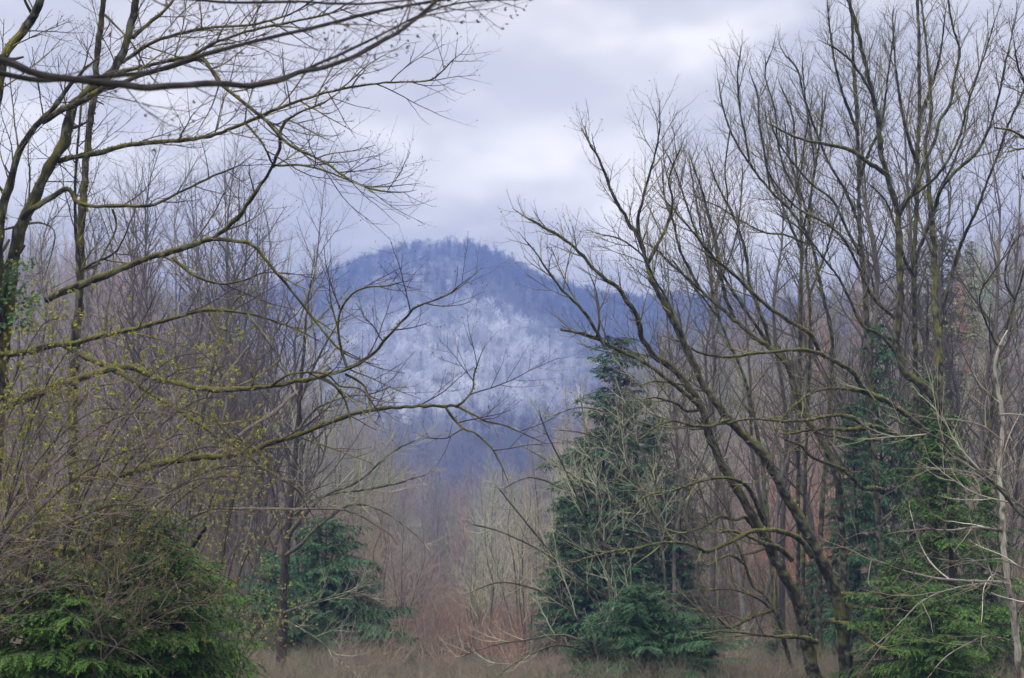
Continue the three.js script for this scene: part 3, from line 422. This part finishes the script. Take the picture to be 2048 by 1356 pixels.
// ------------------------------------------------------------ hemlocks
function hemlock(h, w, C, Bl, dens) {   // returns geometries about the origin
  const wood = new Geo(), boughs = new Geo(), fol = new Geo(), n = 14, pts = [], rad = [];
  for (let k = 0; k <= n; k++) { const t = k / n; pts.push([(noise(t * 4, 3.3) - 0.5) * 0.03 * h * t, h * t - (k ? 0 : 0.3), (noise(t * 4, 8.3) - 0.5) * 0.03 * h * t]); rad.push(0.016 * h * (1 - 0.95 * t)); }
  wood.tube(pts, rad, 8, (X, Y, Z) => mix3([0.06, 0.045, 0.04], [0.1, 0.085, 0.075], noise(X * 9, Y * 4, Z * 9)), 0.25);
  let az = 0, y = 0.07 * h; const gap = (t, a) => noise(t * 7, Math.cos(a) * 1.4 + 5, Math.sin(a) * 1.4 + h) < 0.37;
  while (y < h * 0.99) {
    const t = y / h; az += 2.4 + rr(-0.4, 0.4); const L = (w * Math.pow(1 - t, h > 12.5 ? 0.42 : 0.55) * rr(0.4, 1.3) * (0.75 + 0.5 * noise(t * 9, az * 0.16, w)) * (t < 0.2 ? 0.75 + t : 1) + 0.02 * h), m = Math.max(4, Math.round(L / (h > 10 ? 0.24 : 0.17))); let d = norm([Math.cos(az), rr(0.0, 0.45) + 0.3 * t, Math.sin(az)]), p = [pts[Math.floor(t * n)][0], y, pts[Math.floor(t * n)][2]]; const bp = [p], br = [0.004 * h * 0.25 + 0.01];
    const lift = rr(0.55, 1.2); if (gap(t, az)) { y += h * 0.004; continue; }
    for (let k = 1; k <= m; k++) {
      const f = k / m; d = norm([d[0] + rr(-0.1, 0.1), d[1] - 0.75 / m * lift, d[2] + rr(-0.1, 0.1)]); p = [p[0] + d[0] * L / m, p[1] + d[1] * L / m, p[2] + d[2] * L / m]; bp.push(p); br.push(br[0] * (1 - 0.8 * f));
      if (f < 0.15) continue;
      for (const side of [-1, 1]) for (let q = 0; q < dens; q++) {
        if (R() < 0.2) continue; const flat = norm([-d[2] * side, rr(-0.6, 0.25), d[0] * side]), e = rr(0.4, 0.9); let sd = norm([d[0] * e + flat[0], d[1] * e + flat[1], d[2] * e + flat[2]]), l2 = Math.min(0.75, 0.3 * L * (1 - f) + 0.08 * L + 0.12) * rr(0.5, 1.15), s2 = Math.max(3, Math.round(l2 / (Bl * 0.75))); let pp = [p[0] - d[0] * R() * L / m, p[1] - d[1] * R() * L / m, p[2] - d[2] * R() * L / m];
        const sh = rr(0.6, 1.25);
        for (let j = 0; j < s2; j++) {
          sd = norm([sd[0] + rr(-0.15, 0.15), sd[1] - 0.09, sd[2] + rr(-0.15, 0.15)]); pp = [pp[0] + sd[0] * l2 / s2, pp[1] + sd[1] * l2 / s2, pp[2] + sd[2] * l2 / s2];
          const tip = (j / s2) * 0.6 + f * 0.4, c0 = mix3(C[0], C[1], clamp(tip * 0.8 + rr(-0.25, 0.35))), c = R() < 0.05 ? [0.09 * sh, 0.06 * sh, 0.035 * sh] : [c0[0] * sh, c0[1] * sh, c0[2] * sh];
          for (const s3 of [-1, 1]) { const bd = norm([sd[0] + -sd[2] * s3 * 0.8 + rr(-0.25, 0.25), sd[1] + rr(-0.45, 0.1), sd[2] + sd[0] * s3 * 0.8 + rr(-0.25, 0.25)]); fol.blade(pp, bd, norm([-bd[2], rr(-0.5, 0.5), bd[0]]), Bl * rr(0.8, 1.5), Bl * rr(0.3, 0.5), c); }
        }
      }
    }
    boughs.tube(bp, br, 4, [0.07, 0.055, 0.048]);
    y += h * rr(0.0035, 0.0075) + 0.012;
  }
  return { wood: wood.build(), boughs: boughs.build(), fol: fol.build() };
}
R = mulberry(91);
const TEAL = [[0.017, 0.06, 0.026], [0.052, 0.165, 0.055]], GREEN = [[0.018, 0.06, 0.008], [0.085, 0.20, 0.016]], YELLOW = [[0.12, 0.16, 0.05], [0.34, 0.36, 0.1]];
const HEM = [hemlock(6, 4.3, TEAL, 0.095, 3), hemlock(13, 2.9, TEAL, 0.15, 3), hemlock(6, 3.4, GREEN, 0.09, 3), hemlock(12, 3.3, GREEN, 0.14, 3), hemlock(15, 2.4, YELLOW, 0.26, 1)];
const hemH = [6, 13, 6, 12, 15];
function plantHemlock(k, px, d, topY, sx, label, group) {
  const b = onGround(px, d), top = at(px, topY, d)[1], s = (top - b[1]) / hemH[k], o = thing(k === 4 ? 'pine_tree' : 'hemlock_tree', label, k === 4 ? 'pine' : 'hemlock', b, group);
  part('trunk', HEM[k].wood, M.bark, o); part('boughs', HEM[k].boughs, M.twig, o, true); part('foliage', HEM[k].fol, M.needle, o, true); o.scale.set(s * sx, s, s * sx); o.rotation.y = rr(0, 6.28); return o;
}
plantHemlock(0, 645, 58, 1030, 0.98, 'dark teal conical hemlock behind the slim dark trunk left of centre');
plantHemlock(0, 545, 62, 1105, 0.95, 'smaller hemlock half hidden to the left of the slim dark trunk');
plantHemlock(0, 725, 60, 1190, 1.18, 'low hemlock at the right foot of the dark teal conical one');
plantHemlock(2, 225, 21, 985, 1.08, 'bright green hemlock in the lower left foreground');
plantHemlock(2, 335, 20, 1075, 0.94, 'small bright green hemlock right of the foreground hemlock at lower left');
plantHemlock(2, 40, 19.5, 1020, 1.01, 'shaded green hemlock in the bottom left corner');
plantHemlock(2, 130, 18.5, 1130, 1.15, 'low green hemlock at the bottom edge between the two lower left hemlocks');
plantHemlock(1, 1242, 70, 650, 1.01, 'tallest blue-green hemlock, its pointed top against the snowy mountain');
plantHemlock(1, 1175, 66, 860, 1.01, 'blue-green hemlock on the left flank of the tallest hemlock');
plantHemlock(1, 1315, 68, 820, 0.94, 'blue-green hemlock on the right flank of the tallest hemlock');
plantHemlock(1, 1265, 60, 960, 1.09, 'dark hemlock in front of the tallest hemlock, behind the lichened tree');
plantHemlock(0, 1285, 40, 1165, 1.29, 'broad dense dark green hemlock at the bottom right of the gap');
plantHemlock(0, 1395, 42, 1225, 1.34, 'low wide dark hemlock beside the broad one at the bottom');
plantHemlock(0, 1185, 41.5, 1260, 1.23, 'small hemlock at the left foot of the broad bottom hemlock');
plantHemlock(0, 1540, 50, 1280, 1.34, 'low dark hemlock among the trunks at the bottom, right of centre');
plantHemlock(3, 1915, 40, 810, 1.03, 'large fresh-green hemlock behind the sycamore at right');
plantHemlock(2, 1815, 37, 1110, 1.15, 'fresh-green hemlock left of the large one behind the sycamore');
plantHemlock(3, 1995, 43, 960, 0.9, 'dark green hemlock on the right side behind the white sycamore trunk');
plantHemlock(2, 1885, 34, 1190, 1.3, 'low fresh-green hemlock at the bottom before the larger ones at right');
plantHemlock(1, 1725, 53, 790, 0.7, 'narrow dark hemlock behind the mossy limbs, right of the leaning trees');
plantHemlock(1, 1780, 58, 620, 0.55, 'slender tall hemlock directly behind the great forked tree');
plantHemlock(3, 1885, 55, 730, 0.9, 'hazy dark hemlock right of the base of the great fork');
plantHemlock(1, 1690, 56, 990, 0.94, 'shaded hemlock low between the leaning trunks and the sycamore');
plantHemlock(4, 1905, 125, 445, 1.1, 'yellow-green pine standing hazy behind the great tree at right');
plantHemlock(4, 1955, 150, 458, 0.55, 'smaller hazy pine just right of the yellow-green pine');
plantHemlock(1, 1130, 63, 985, 1.0, 'low blue-green hemlock at the left edge of the hemlock mass');
plantHemlock(1, 1365, 65, 940, 1.0, 'blue-green hemlock at the right edge of the hemlock mass');
plantHemlock(1, 1215, 64, 770, 0.95, 'blue-green hemlock just left of and below the tallest hemlock');
plantHemlock(2, 300, 23, 1015, 1.1, 'bright bushy green hemlock behind the two lower left hemlocks');
plantHemlock(0, 600, 55, 1190, 1.1, 'dark low hemlock right beside the slim dark trunk');
plantHemlock(1, 1630, 57, 1120, 1.1, 'dark hemlock low behind the two leaning trunks');

// ------------------------------------------------------------ left foreground shrubs with yellow-green blossom
R = mulberry(17);
const SPICE = { bark: [0.11, 0.09, 0.075], twig: [0.12, 0.095, 0.075], paint: mossy([0.11, 0.095, 0.08], [0.12, 0.11, 0.04], [0.24, 0.25, 0.2], -0.1, 0.02),
  end: (S, G, p, d, lv) => { const n = lv === 2 || R() < 0.45 ? (R() < S.bloom ? 6 : 0) : 0; for (let k = 0; k < n * 2; k++) { const q = rvec(), c = mix3(S.tint[0], S.tint[1], R()), w = rr(0.7, 1.4); G.foliage.blade(p, q, around(q, 1.57, rr(0, 6)), 0.031 * w, 0.018 * w, c); } },
  bloom: 0.75, tint: [[0.16, 0.175, 0.02], [0.34, 0.35, 0.045]],
  lv: [null, { len: [0.5, 1.4], gap: 0.2, ang: 0.7, rad: 0.006, seg: 0.1, wob: 0.22, up: 0.01, sides: 4, from: 0.1, fall: 0.3 }, { len: [0.2, 0.6], gap: 0.12, ang: 0.8, rad: 0.003, seg: 0.08, wob: 0.22, up: 0.03, sides: 3 }, { len: [0.06, 0.16], gap: 0.09, ang: 0.8, rad: 0.0025, seg: 0.08, wob: 0.1, up: 0.03, sides: 3 }] };
function sweep(label, px, d, n, y0, reach, S) {
  const t = new Tree('budding_shrub', label, 'shrub', S, px, d);
  for (let k = 0; k < n * 1.5; k++) { const sx = px + rr(-40, 40), ex = sx + reach * rr(0.6, 1.1), ey = y0 + rr(-230, 200); t.limb('stem', `${sx},1420 ${lerp(sx, ex, 0.2)},${lerp(1420, ey, 0.45)} ${lerp(sx, ex, 0.5)},${lerp(1420, ey, 0.78)} ${lerp(sx, ex, 0.8)},${lerp(1420, ey, 0.95)} ${ex},${ey + 15}`, d, d + rr(-1, 1.6), 5.5, 2, { from: 0.25, wave: 1.5 }); }
  t.done();
}
sweep('yellow-green budding shrub filling the left edge below the moss-covered limbs', -60, 19, 6, 790, 260, SPICE);
sweep('yellow-green budding shrub sweeping right beneath the longest mossy limb', 60, 20, 6, 900, 420, SPICE);
sweep('brownish budding shrub with thin arching stems at the lower left', 150, 18.5, 5, 1010, 330, { ...SPICE, bloom: 0.3, tint: [[0.12, 0.1, 0.03], [0.16, 0.13, 0.03]] });
sweep('bright lime budding shrub rising behind the fork of the mossy limb', 330, 31, 4, 790, 130, { ...SPICE, bloom: 0.85, tint: [[0.2, 0.24, 0.04], [0.34, 0.36, 0.08]] });
sweep('pale yellow flowering shrub left of the slim dark trunk', 440, 30, 5, 1080, 120, { ...SPICE, bloom: 0.7, tint: [[0.26, 0.26, 0.06], [0.42, 0.40, 0.12]] });
sweep('grey bare shrub with long stems sweeping over the foreground hemlocks', -120, 16.5, 5, 980, 420, { ...SPICE, bloom: 0.04, bark: [0.16, 0.14, 0.13], twig: [0.15, 0.12, 0.11] });
new Tree('arched_branch', 'dark mossy broken branch arching above the lower left hemlocks', 'dead branch', { ...MAPLE, lv: [null] }, 280, 24)
  .limb('branch', '275,1165 290,1145 300,1135 320,1125 345,1122 370,1126 378,1110 390,1085 400,1070 410,1055', 24, 23.5, 14, 7, {})
  .limb('branch', '255,1107 290,1110 330,1112 375,1118 400,1125 440,1143', 24, 23.4, 9, 5, {}).done();

// ------------------------------------------------------------ the bare woods behind
R = mulberry(33);
const WOOD = (o) => ({ bark: [0.2, 0.18, 0.17], twig: [0.27, 0.255, 0.24], ...o });
const LV = (f) => [null, { len: [1.6 * f, 4.2 * f], gap: 0.4, ang: 0.66, rad: 0.032, seg: 0.6, wob: 0.13, up: 0.07, sides: 4, from: 0.3, fall: 0.62 }, { len: [0.7, 1.8], gap: 0.36, ang: 0.7, rad: 0.015, seg: 0.45, wob: 0.16, up: 0.1, sides: 3, tip: 0.4 }, { len: [0.35, 0.8], gap: 0.24, ang: 0.75, rad: 0.0095, seg: 0.4, wob: 0.12, up: 0.14, sides: 3, tip: 0.4 }];
function bare(h, f, S, forks) {   // a forest tree about the origin: its trunk and its crown
  const T = { ...S, lv: LV(f) }, trunk = new Geo(), G = { twigs: new Geo(), buds: new Geo(), foliage: new Geo() }, n = 16;
  for (let k = 0; k < forks; k++) {
    const pts = [], rad = [], a = rr(0, 6.28), lean = k ? rr(0.12, 0.42) : rr(0, 0.16), hh = h * (k ? rr(0.55, 0.95) : 1);
    for (let j = 0; j <= n; j++) { const t = j / n; pts.push([Math.cos(a) * lean * hh * t * (1 - 0.3 * t) + (noise(t * 5, k * 9 + h) - 0.5) * 1.5 * t, hh * t - (j ? 0 : 0.4), Math.sin(a) * lean * hh * t * (1 - 0.3 * t) + (noise(t * 5, k * 9 + h + 40) - 0.5) * 1.5 * t]); rad.push((k ? 0.005 : 0.0065) * h * (1 - 0.93 * t) * (j ? 1 : 1.4)); }
    trunk.tube(pts, rad, 7, (X, Y, Z) => { const v = 0.6 + 0.8 * noise(X * 7, Y * 3, Z * 7); return mix3(T.bark.map((q) => q * v), [0.36, 0.37, 0.32], 0.6 * sstep(0.5, 0.75, fbm(X * 2, Y * 1.2, Z * 2, 2))); }, 0.2);
    sprout(T, G, pts, rad, hh, 0, k ? 0.2 : 0.25, 1, k ? 0.7 : 1, 1);
  }
  return { trunk: trunk.build(), crown: G.twigs.build(), h };
}
const protos = [bare(17, 1, WOOD(), 2), bare(19, 0.8, WOOD({ twig: [0.31, 0.30, 0.26] }), 3), bare(15, 1.1, WOOD({ twig: [0.26, 0.225, 0.22] }), 3), bare(21, 0.75, WOOD(), 2), bare(12, 1.2, WOOD({ twig: [0.27, 0.26, 0.225] }), 4), bare(9, 0.9, WOOD({ twig: [0.25, 0.22, 0.19] }), 5)];
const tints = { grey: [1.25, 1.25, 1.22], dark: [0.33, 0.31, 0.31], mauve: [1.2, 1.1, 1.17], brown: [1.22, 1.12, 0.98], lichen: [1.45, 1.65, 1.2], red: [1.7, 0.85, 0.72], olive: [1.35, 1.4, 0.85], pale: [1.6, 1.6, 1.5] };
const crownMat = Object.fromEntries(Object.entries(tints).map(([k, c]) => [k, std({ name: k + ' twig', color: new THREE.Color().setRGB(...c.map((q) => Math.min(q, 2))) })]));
const treeProto = new Map();
function woodTree(k, tint, pos, s, turn, label, group) {
  const key = k + tint; let o = treeProto.get(key);
  if (!o) { o = new THREE.Group(); part('trunk', protos[k].trunk, M.bark, o); part('crown', protos[k].crown, crownMat[tint], o, true); treeProto.set(key, o); } else o = o.clone();
  o.name = numbered('bare_tree'); o.userData = { label, category: 'tree', tint }; if (group) o.userData.group = group; o.position.set(...pos); o.scale.setScalar(s); o.rotation.set(rr(-0.09, 0.09), turn, rr(-0.09, 0.09)); scene.add(o); return o;
}
// the tall stand whose tops rise into the sky on the left
const stand = [[285, 70, 250], [318, 82, 205], [352, 75, 215], [392, 88, 232], [430, 72, 212], [468, 84, 250], [505, 78, 270], [588, 74, 300], [250, 90, 280], [215, 80, 300], [180, 92, 330], [130, 85, 320], [80, 80, 350], [30, 88, 330], [300, 66, 330], [340, 70, 300], [375, 64, 360], [412, 68, 330], [450, 62, 390], [490, 66, 370], [525, 70, 330], [272, 76, 330], [330, 95, 260], [400, 96, 270], [480, 97, 300]];
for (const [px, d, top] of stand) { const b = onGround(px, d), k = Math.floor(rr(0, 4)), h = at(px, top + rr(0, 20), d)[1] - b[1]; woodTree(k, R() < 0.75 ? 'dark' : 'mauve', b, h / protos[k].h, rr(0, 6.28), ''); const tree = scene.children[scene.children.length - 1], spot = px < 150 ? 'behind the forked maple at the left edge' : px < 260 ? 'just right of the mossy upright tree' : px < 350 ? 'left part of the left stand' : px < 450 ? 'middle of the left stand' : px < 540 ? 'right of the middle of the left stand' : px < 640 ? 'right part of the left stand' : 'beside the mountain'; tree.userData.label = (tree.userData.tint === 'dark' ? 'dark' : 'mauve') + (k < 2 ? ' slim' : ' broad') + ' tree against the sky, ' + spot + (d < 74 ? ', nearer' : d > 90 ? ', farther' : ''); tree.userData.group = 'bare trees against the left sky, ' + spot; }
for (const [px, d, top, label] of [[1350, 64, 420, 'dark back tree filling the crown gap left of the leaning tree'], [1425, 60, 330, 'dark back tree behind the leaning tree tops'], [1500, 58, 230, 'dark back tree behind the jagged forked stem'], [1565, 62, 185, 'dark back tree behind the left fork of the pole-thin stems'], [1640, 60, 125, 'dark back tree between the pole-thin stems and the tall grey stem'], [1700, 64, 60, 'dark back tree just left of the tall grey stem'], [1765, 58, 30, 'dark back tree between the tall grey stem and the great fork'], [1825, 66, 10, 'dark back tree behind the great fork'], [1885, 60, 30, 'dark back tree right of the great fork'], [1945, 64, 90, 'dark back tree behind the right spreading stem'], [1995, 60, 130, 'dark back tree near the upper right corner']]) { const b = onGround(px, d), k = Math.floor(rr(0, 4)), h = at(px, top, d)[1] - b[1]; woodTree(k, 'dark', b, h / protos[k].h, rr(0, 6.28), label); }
// named accents of colour
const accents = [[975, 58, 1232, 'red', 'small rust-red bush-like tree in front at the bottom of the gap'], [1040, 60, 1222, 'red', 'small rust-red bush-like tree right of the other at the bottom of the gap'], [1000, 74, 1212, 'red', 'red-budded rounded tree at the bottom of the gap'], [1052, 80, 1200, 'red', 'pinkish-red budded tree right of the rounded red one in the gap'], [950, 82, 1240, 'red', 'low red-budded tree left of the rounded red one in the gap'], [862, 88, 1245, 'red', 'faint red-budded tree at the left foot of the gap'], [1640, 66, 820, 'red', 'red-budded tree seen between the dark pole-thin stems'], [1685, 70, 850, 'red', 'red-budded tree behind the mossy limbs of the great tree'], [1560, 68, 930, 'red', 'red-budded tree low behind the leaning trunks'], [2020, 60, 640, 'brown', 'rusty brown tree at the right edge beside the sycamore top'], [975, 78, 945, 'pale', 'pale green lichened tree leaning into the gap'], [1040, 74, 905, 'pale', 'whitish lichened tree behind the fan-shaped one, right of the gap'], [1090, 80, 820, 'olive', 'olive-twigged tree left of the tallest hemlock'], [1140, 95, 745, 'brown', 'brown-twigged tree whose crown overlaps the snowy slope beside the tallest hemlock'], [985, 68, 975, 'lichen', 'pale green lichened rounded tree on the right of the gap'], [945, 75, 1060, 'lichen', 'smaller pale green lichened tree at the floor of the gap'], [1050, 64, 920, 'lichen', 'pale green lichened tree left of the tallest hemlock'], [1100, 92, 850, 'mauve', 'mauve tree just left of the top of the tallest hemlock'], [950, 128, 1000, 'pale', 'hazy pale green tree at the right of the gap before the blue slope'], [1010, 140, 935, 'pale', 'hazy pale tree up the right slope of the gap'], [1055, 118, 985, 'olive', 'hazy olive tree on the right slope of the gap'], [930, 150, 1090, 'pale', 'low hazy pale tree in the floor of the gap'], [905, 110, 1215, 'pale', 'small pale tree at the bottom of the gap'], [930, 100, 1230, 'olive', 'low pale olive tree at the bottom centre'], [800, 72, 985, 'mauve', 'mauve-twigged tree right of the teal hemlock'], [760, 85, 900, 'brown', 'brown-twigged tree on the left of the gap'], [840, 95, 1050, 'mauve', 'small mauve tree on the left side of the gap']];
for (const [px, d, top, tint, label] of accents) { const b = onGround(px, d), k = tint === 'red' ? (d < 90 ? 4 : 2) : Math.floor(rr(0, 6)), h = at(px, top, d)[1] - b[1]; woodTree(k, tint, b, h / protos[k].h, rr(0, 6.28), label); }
const taken = []; let count = 0;
for (let tries = 0; tries < 20000 && count < 245; tries++) {
  const d = 58 + 110 * Math.sqrt(R()), px = rr(-350, 2400); if (px > 690 && px < 1130 && (d < 78 || R() < 0.2)) continue;
  const b = onGround(px, d); if (taken.some((q) => (q[0] - b[0]) ** 2 + (q[2] - b[2]) ** 2 < 12)) continue;
  const side = px < 940 ? 'left' : 'right', limit = side === 'left' ? curve('0,300 300,380 420,540 520,650 620,750 720,850 800,965 870,1100 940,1200')(px) : curve('940,1150 1000,1030 1060,930 1130,800 1200,760 1350,700 1600,640 2048,520')(px);
  const k = Math.floor(rr(0, 6)), sc = rr(0.45, 1.1), top = b[1] + protos[k].h * sc, py = HH / 2 - F * Math.tan(Math.atan((top - EYE[1]) / d) - PITCH); let s = sc;
  if (py < limit) { const y = at(px, limit + rr(0, 90), d)[1] - b[1]; s = y / protos[k].h; if (s < 0.3) continue; }
  taken.push(b); count++; const q = R(), tint = q < 0.42 ? 'grey' : q < 0.66 ? 'mauve' : q < 0.82 ? 'brown' : q < 0.9 ? 'olive' : q < 0.915 ? 'red' : 'pale'; const T = { grey: 'grey', mauve: 'mauve-grey', brown: 'brown', olive: 'olive-tinged', red: 'reddish', pale: 'whitish' }[tint], form = ['tall forked', 'tall many-stemmed', 'spreading', 'slim high', 'low broad', 'small bushy'][k];
  const where = side === 'left' ? (px < 150 ? 'behind the maple at the left edge' : px < 420 ? 'behind the arching mossy limbs on the left' : px < 640 ? 'around the slim dark trunk' : 'on the left slope of the gap') : (px < 1300 ? 'around the tallest hemlock' : px < 1560 ? 'behind the leaning double-trunked tree' : px < 1820 ? 'behind the great tree' : 'behind the sycamore at right'), far = d > 125 ? 'high up' : 'lower down';
  woodTree(k, tint, b, s, rr(0, 6.28), `${T} ${form} tree ${where}, ${far}`, `${T} ${form} trees ${where}, ${far}`);
}

// ------------------------------------------------------------ woods too far and too many to count
const mat4 = new THREE.Matrix4(), quat = new THREE.Quaternion(), V = (a) => new THREE.Vector3(...a), UP = new THREE.Vector3(0, 1, 0), tone = new THREE.Color();
function scatter(name, geo, mat, list) {
  const m = new THREE.InstancedMesh(geo, mat, list.length); m.name = numbered(name); m.userData.kind = 'stuff';
  list.forEach(([p, s, c], i) => { m.setMatrixAt(i, mat4.compose(V(p), quat.setFromEuler(new THREE.Euler(rr(-0.09, 0.09), rr(0, 6.28), rr(-0.09, 0.09))), new THREE.Vector3(s * rr(0.85, 1.2), s, s * rr(0.85, 1.2)))); m.setColorAt(i, tone.setRGB(...c)); });
  m.castShadow = m.receiveShadow = true; scene.add(m); return m;
}
function joined(a, b) { const g = new Geo(); for (const q of [a, b]) { const o = g.p.length / 3; for (const [k, n] of [['p', 'position'], ['n', 'normal'], ['c', 'color'], ['u', 'uv']]) for (const v of q.attributes[n].array) g[k].push(v); for (const v of q.index.array) g.i.push(v + o); } return g.build(); }
{
  const lists = protos.map(() => []), spots = [];
  for (let d = 165; d < 480; d += 5.2) for (let px = -500; px < 2500; px += 5.2 / d * F) {
    const D = d + rr(-2.4, 2.4), x = px + rr(-0.45, 0.45) * 5.2 / d * F, b = onGround(x, D); if (R() < 0.15) continue;
    const k = Math.floor(rr(0, 6)), c = mix3([0.85, 0.88, 0.85], [1.25, 1.18, 1.18], R()).map((q) => q * rr(0.8, 1.25)), q = R(); if (q < 0.03) { c[0] *= 1.7; c[1] *= 0.8; c[2] *= 0.7; } else if (q < 0.12) { c[0] *= 1.5; c[1] *= 1.5; c[2] *= 1.3; }
    lists[k].push([b, rr(0.45, 0.9), c]);
  }
  lists.forEach((l, k) => scatter('hillside_woods', joined(protos[k].trunk, protos[k].crown), M.twig, l));
}
{   // the wooded mountain, frosted in a band
  R = mulberry(55);
  const make = (twig, trunkC, n, r) => {
    const g = new Geo(), pts = [], rad = []; for (let j = 0; j <= 4; j++) { pts.push([rr(-0.2, 0.2), 11 * j / 4 - (j ? 0 : 1), rr(-0.2, 0.2)]); rad.push(0.11 * (1 - 0.8 * j / 4)); } g.tube(pts, rad, 5, trunkC);
    for (let k = 0; k < n; k++) {
      const y = rr(2.4, 10.2), a = rr(0, 6.28), up = rr(0.2, 1.1), l = rr(1.4, 4.2) * Math.sqrt(Math.max(0.12, 1 - ((y - 5.2) / 6) ** 2)); let d = norm([Math.cos(a), up, Math.sin(a)]), p = [0, y, 0]; const q = [p], m = 3;
      for (let j = 0; j < m; j++) { const w = rvec(); d = norm([d[0] + w[0] * 0.2, d[1] + w[1] * 0.2 + 0.1, d[2] + w[2] * 0.2]); p = [p[0] + d[0] * l / m, p[1] + d[1] * l / m, p[2] + d[2] * l / m]; q.push(p);
        for (let s = 0; s < 2; s++) { const e = around(d, rr(0.5, 1), rr(0, 6.28)), ll = rr(0.5, 1.1), sh = rr(0.75, 1.25); g.tube([p, [p[0] + e[0] * ll, p[1] + e[1] * ll + 0.1, p[2] + e[2] * ll]], [r, r * 0.4], 3, twig.map((v) => v * sh)); } }
      const sh = rr(0.75, 1.2); g.tube(q, [r * 1.8, r * 1.5, r * 1.2, r * 0.6], 3, twig.map((v) => v * sh));
    }
    return g.build();
  };
  const frosted = [make([0.70, 0.72, 0.78], [0.14, 0.13, 0.14], 46, 0.055), make([0.72, 0.73, 0.78], [0.12, 0.11, 0.12], 52, 0.045)], dusted = [make([0.34, 0.34, 0.38], [0.1, 0.09, 0.1], 40, 0.04)], plain = [make([0.085, 0.08, 0.09], [0.07, 0.065, 0.065], 40, 0.04), make([0.11, 0.085, 0.09], [0.08, 0.065, 0.065], 36, 0.04)];
  const L = { f0: [], f1: [], d0: [], p0: [], p1: [], c: [] };
  for (let d = 485; d < 1810; d += 7.8) for (let px = -450; px < 2500; px += 7.6 / d * F) {
    const D = d + rr(-4, 4), x = px + rr(-0.55, 0.55) * 7.6 / d * F, b = onGround(x, D); if (R() < 0.1 || fbm(b[0] / 45, b[2] / 60, 12, 2) < 0.3) continue;
    const s = snowiness(b[0], b[2], b[1]), q = s + rr(-0.25, 0.25), t = rr(0.65, 1.25) * lerp(0.8, 1.25, sstep(0.3, 0.65, fbm(b[0] / 30, b[2] / 30, 21, 3))), low = lerp(2.3, 1, sstep(60, 150, b[1])), sz = K * (q > 0.5 ? rr(0.5, 1.2) : rr(0.6, 1.15)) * (R() < 0.06 ? 1.25 : 1);
    if (R() < 0.0012) { L.c.push([b, K * rr(0.5, 1.1), [t, t, t]]); continue; }
    (q > 0.5 ? (R() < 0.5 ? L.f0 : L.f1) : q > 0.22 ? L.d0 : R() < 0.5 ? L.p0 : L.p1).push([b, sz, q > 0.22 ? [t, t, t] : [t * low, t * low * rr(0.92, 1.02), t * low]]);
  }
  scatter('frosted_woods', frosted[0], M.twig, L.f0); scatter('frosted_woods', frosted[1], M.twig, L.f1); scatter('mountain_woods', dusted[0], M.twig, L.d0); scatter('mountain_woods', plain[0], M.twig, L.p0); scatter('mountain_woods', plain[1], M.twig, L.p1);
  R = mulberry(56); const con = hemlock(11, 2.4, [[0.02, 0.035, 0.03], [0.04, 0.065, 0.05]], 0.5, 1); scatter('mountain_conifers', con.fol, M.needle, L.c);
}
{   // undergrowth between the trunks
  R = mulberry(77);
  const shrub = (n, S) => { const G = { twigs: new Geo(), buds: new Geo(), foliage: new Geo() }, T = { ...S, lv: [null, { len: [1.2, 2.6], gap: 1, ang: 0.5, rad: 0.014, seg: 0.25, wob: 0.26, up: 0.05, sides: 4 }, { len: [0.5, 1.1], gap: 0.22, ang: 0.6, rad: 0.008, seg: 0.25, wob: 0.15, up: 0.04, sides: 3 }, { len: [0.2, 0.45], gap: 0.16, ang: 0.7, rad: 0.006, seg: 0.2, wob: 0.1, up: 0.05, sides: 3 }] }; for (let k = 0; k < n; k++) { const a = rr(0, 6.28); grow(T, G, [Math.cos(a) * 0.15, -0.1, Math.sin(a) * 0.15], norm([Math.cos(a) * rr(0.3, 1.7), 1, Math.sin(a) * rr(0.3, 1.7)]), rr(1.0, 2.6), 0.012, 1); } return G.twigs.build(); };
  const kinds = [shrub(9, WOOD({ twig: [0.24, 0.21, 0.195] })), shrub(12, WOOD({ twig: [0.25, 0.22, 0.195] }))], lists = [[], []];
  for (let k = 0; k < 2600; k++) { const d = 46 + 114 * Math.pow(R(), 0.7), px = rr(-300, 2350), b = onGround(px, d), q = R(); if (px > 760 && px < 1110 && d < 70 && R() < 0.5) continue; let c = mix3([0.6, 0.56, 0.55], [1.15, 1.0, 0.95], R()); if (q < (px > 850 && px < 1110 ? 0.3 : 0.04)) c = [1.35, 0.86, 0.76]; else if (q < 0.25) c = [1.2, 1.25, 0.95]; else if (q < 0.4) c = [1.1, 1.0, 0.8]; lists[k % 2].push([b, rr(0.6, 1.35) * (d < 60 ? 0.8 : 1.2), c]); }
  for (let k = 0; k < 1900; k++) { const d = rr(36, 60), px = rr(-200, 2250), b = onGround(px, d), v = rr(0.5, 1.1); lists[k % 2].push([b, rr(0.25, 0.5) * (px > 760 && px < 1110 ? 0.8 : 1.1), R() < 0.12 ? [v * 0.6, v * 0.8, v * 0.45] : [v, v * 0.97, v * 0.85]]); }
  lists.forEach((l, k) => scatter('undergrowth', kinds[k], M.twig, l));
}
{ let t = 0; const seen = new Set(); scene.traverse((o) => { if (o.geometry && !o.isInstancedMesh && !seen.has(o.geometry) && seen.add(o.geometry)) t += o.geometry.index.count / 3; });  }
renderer.render(scene, camera);
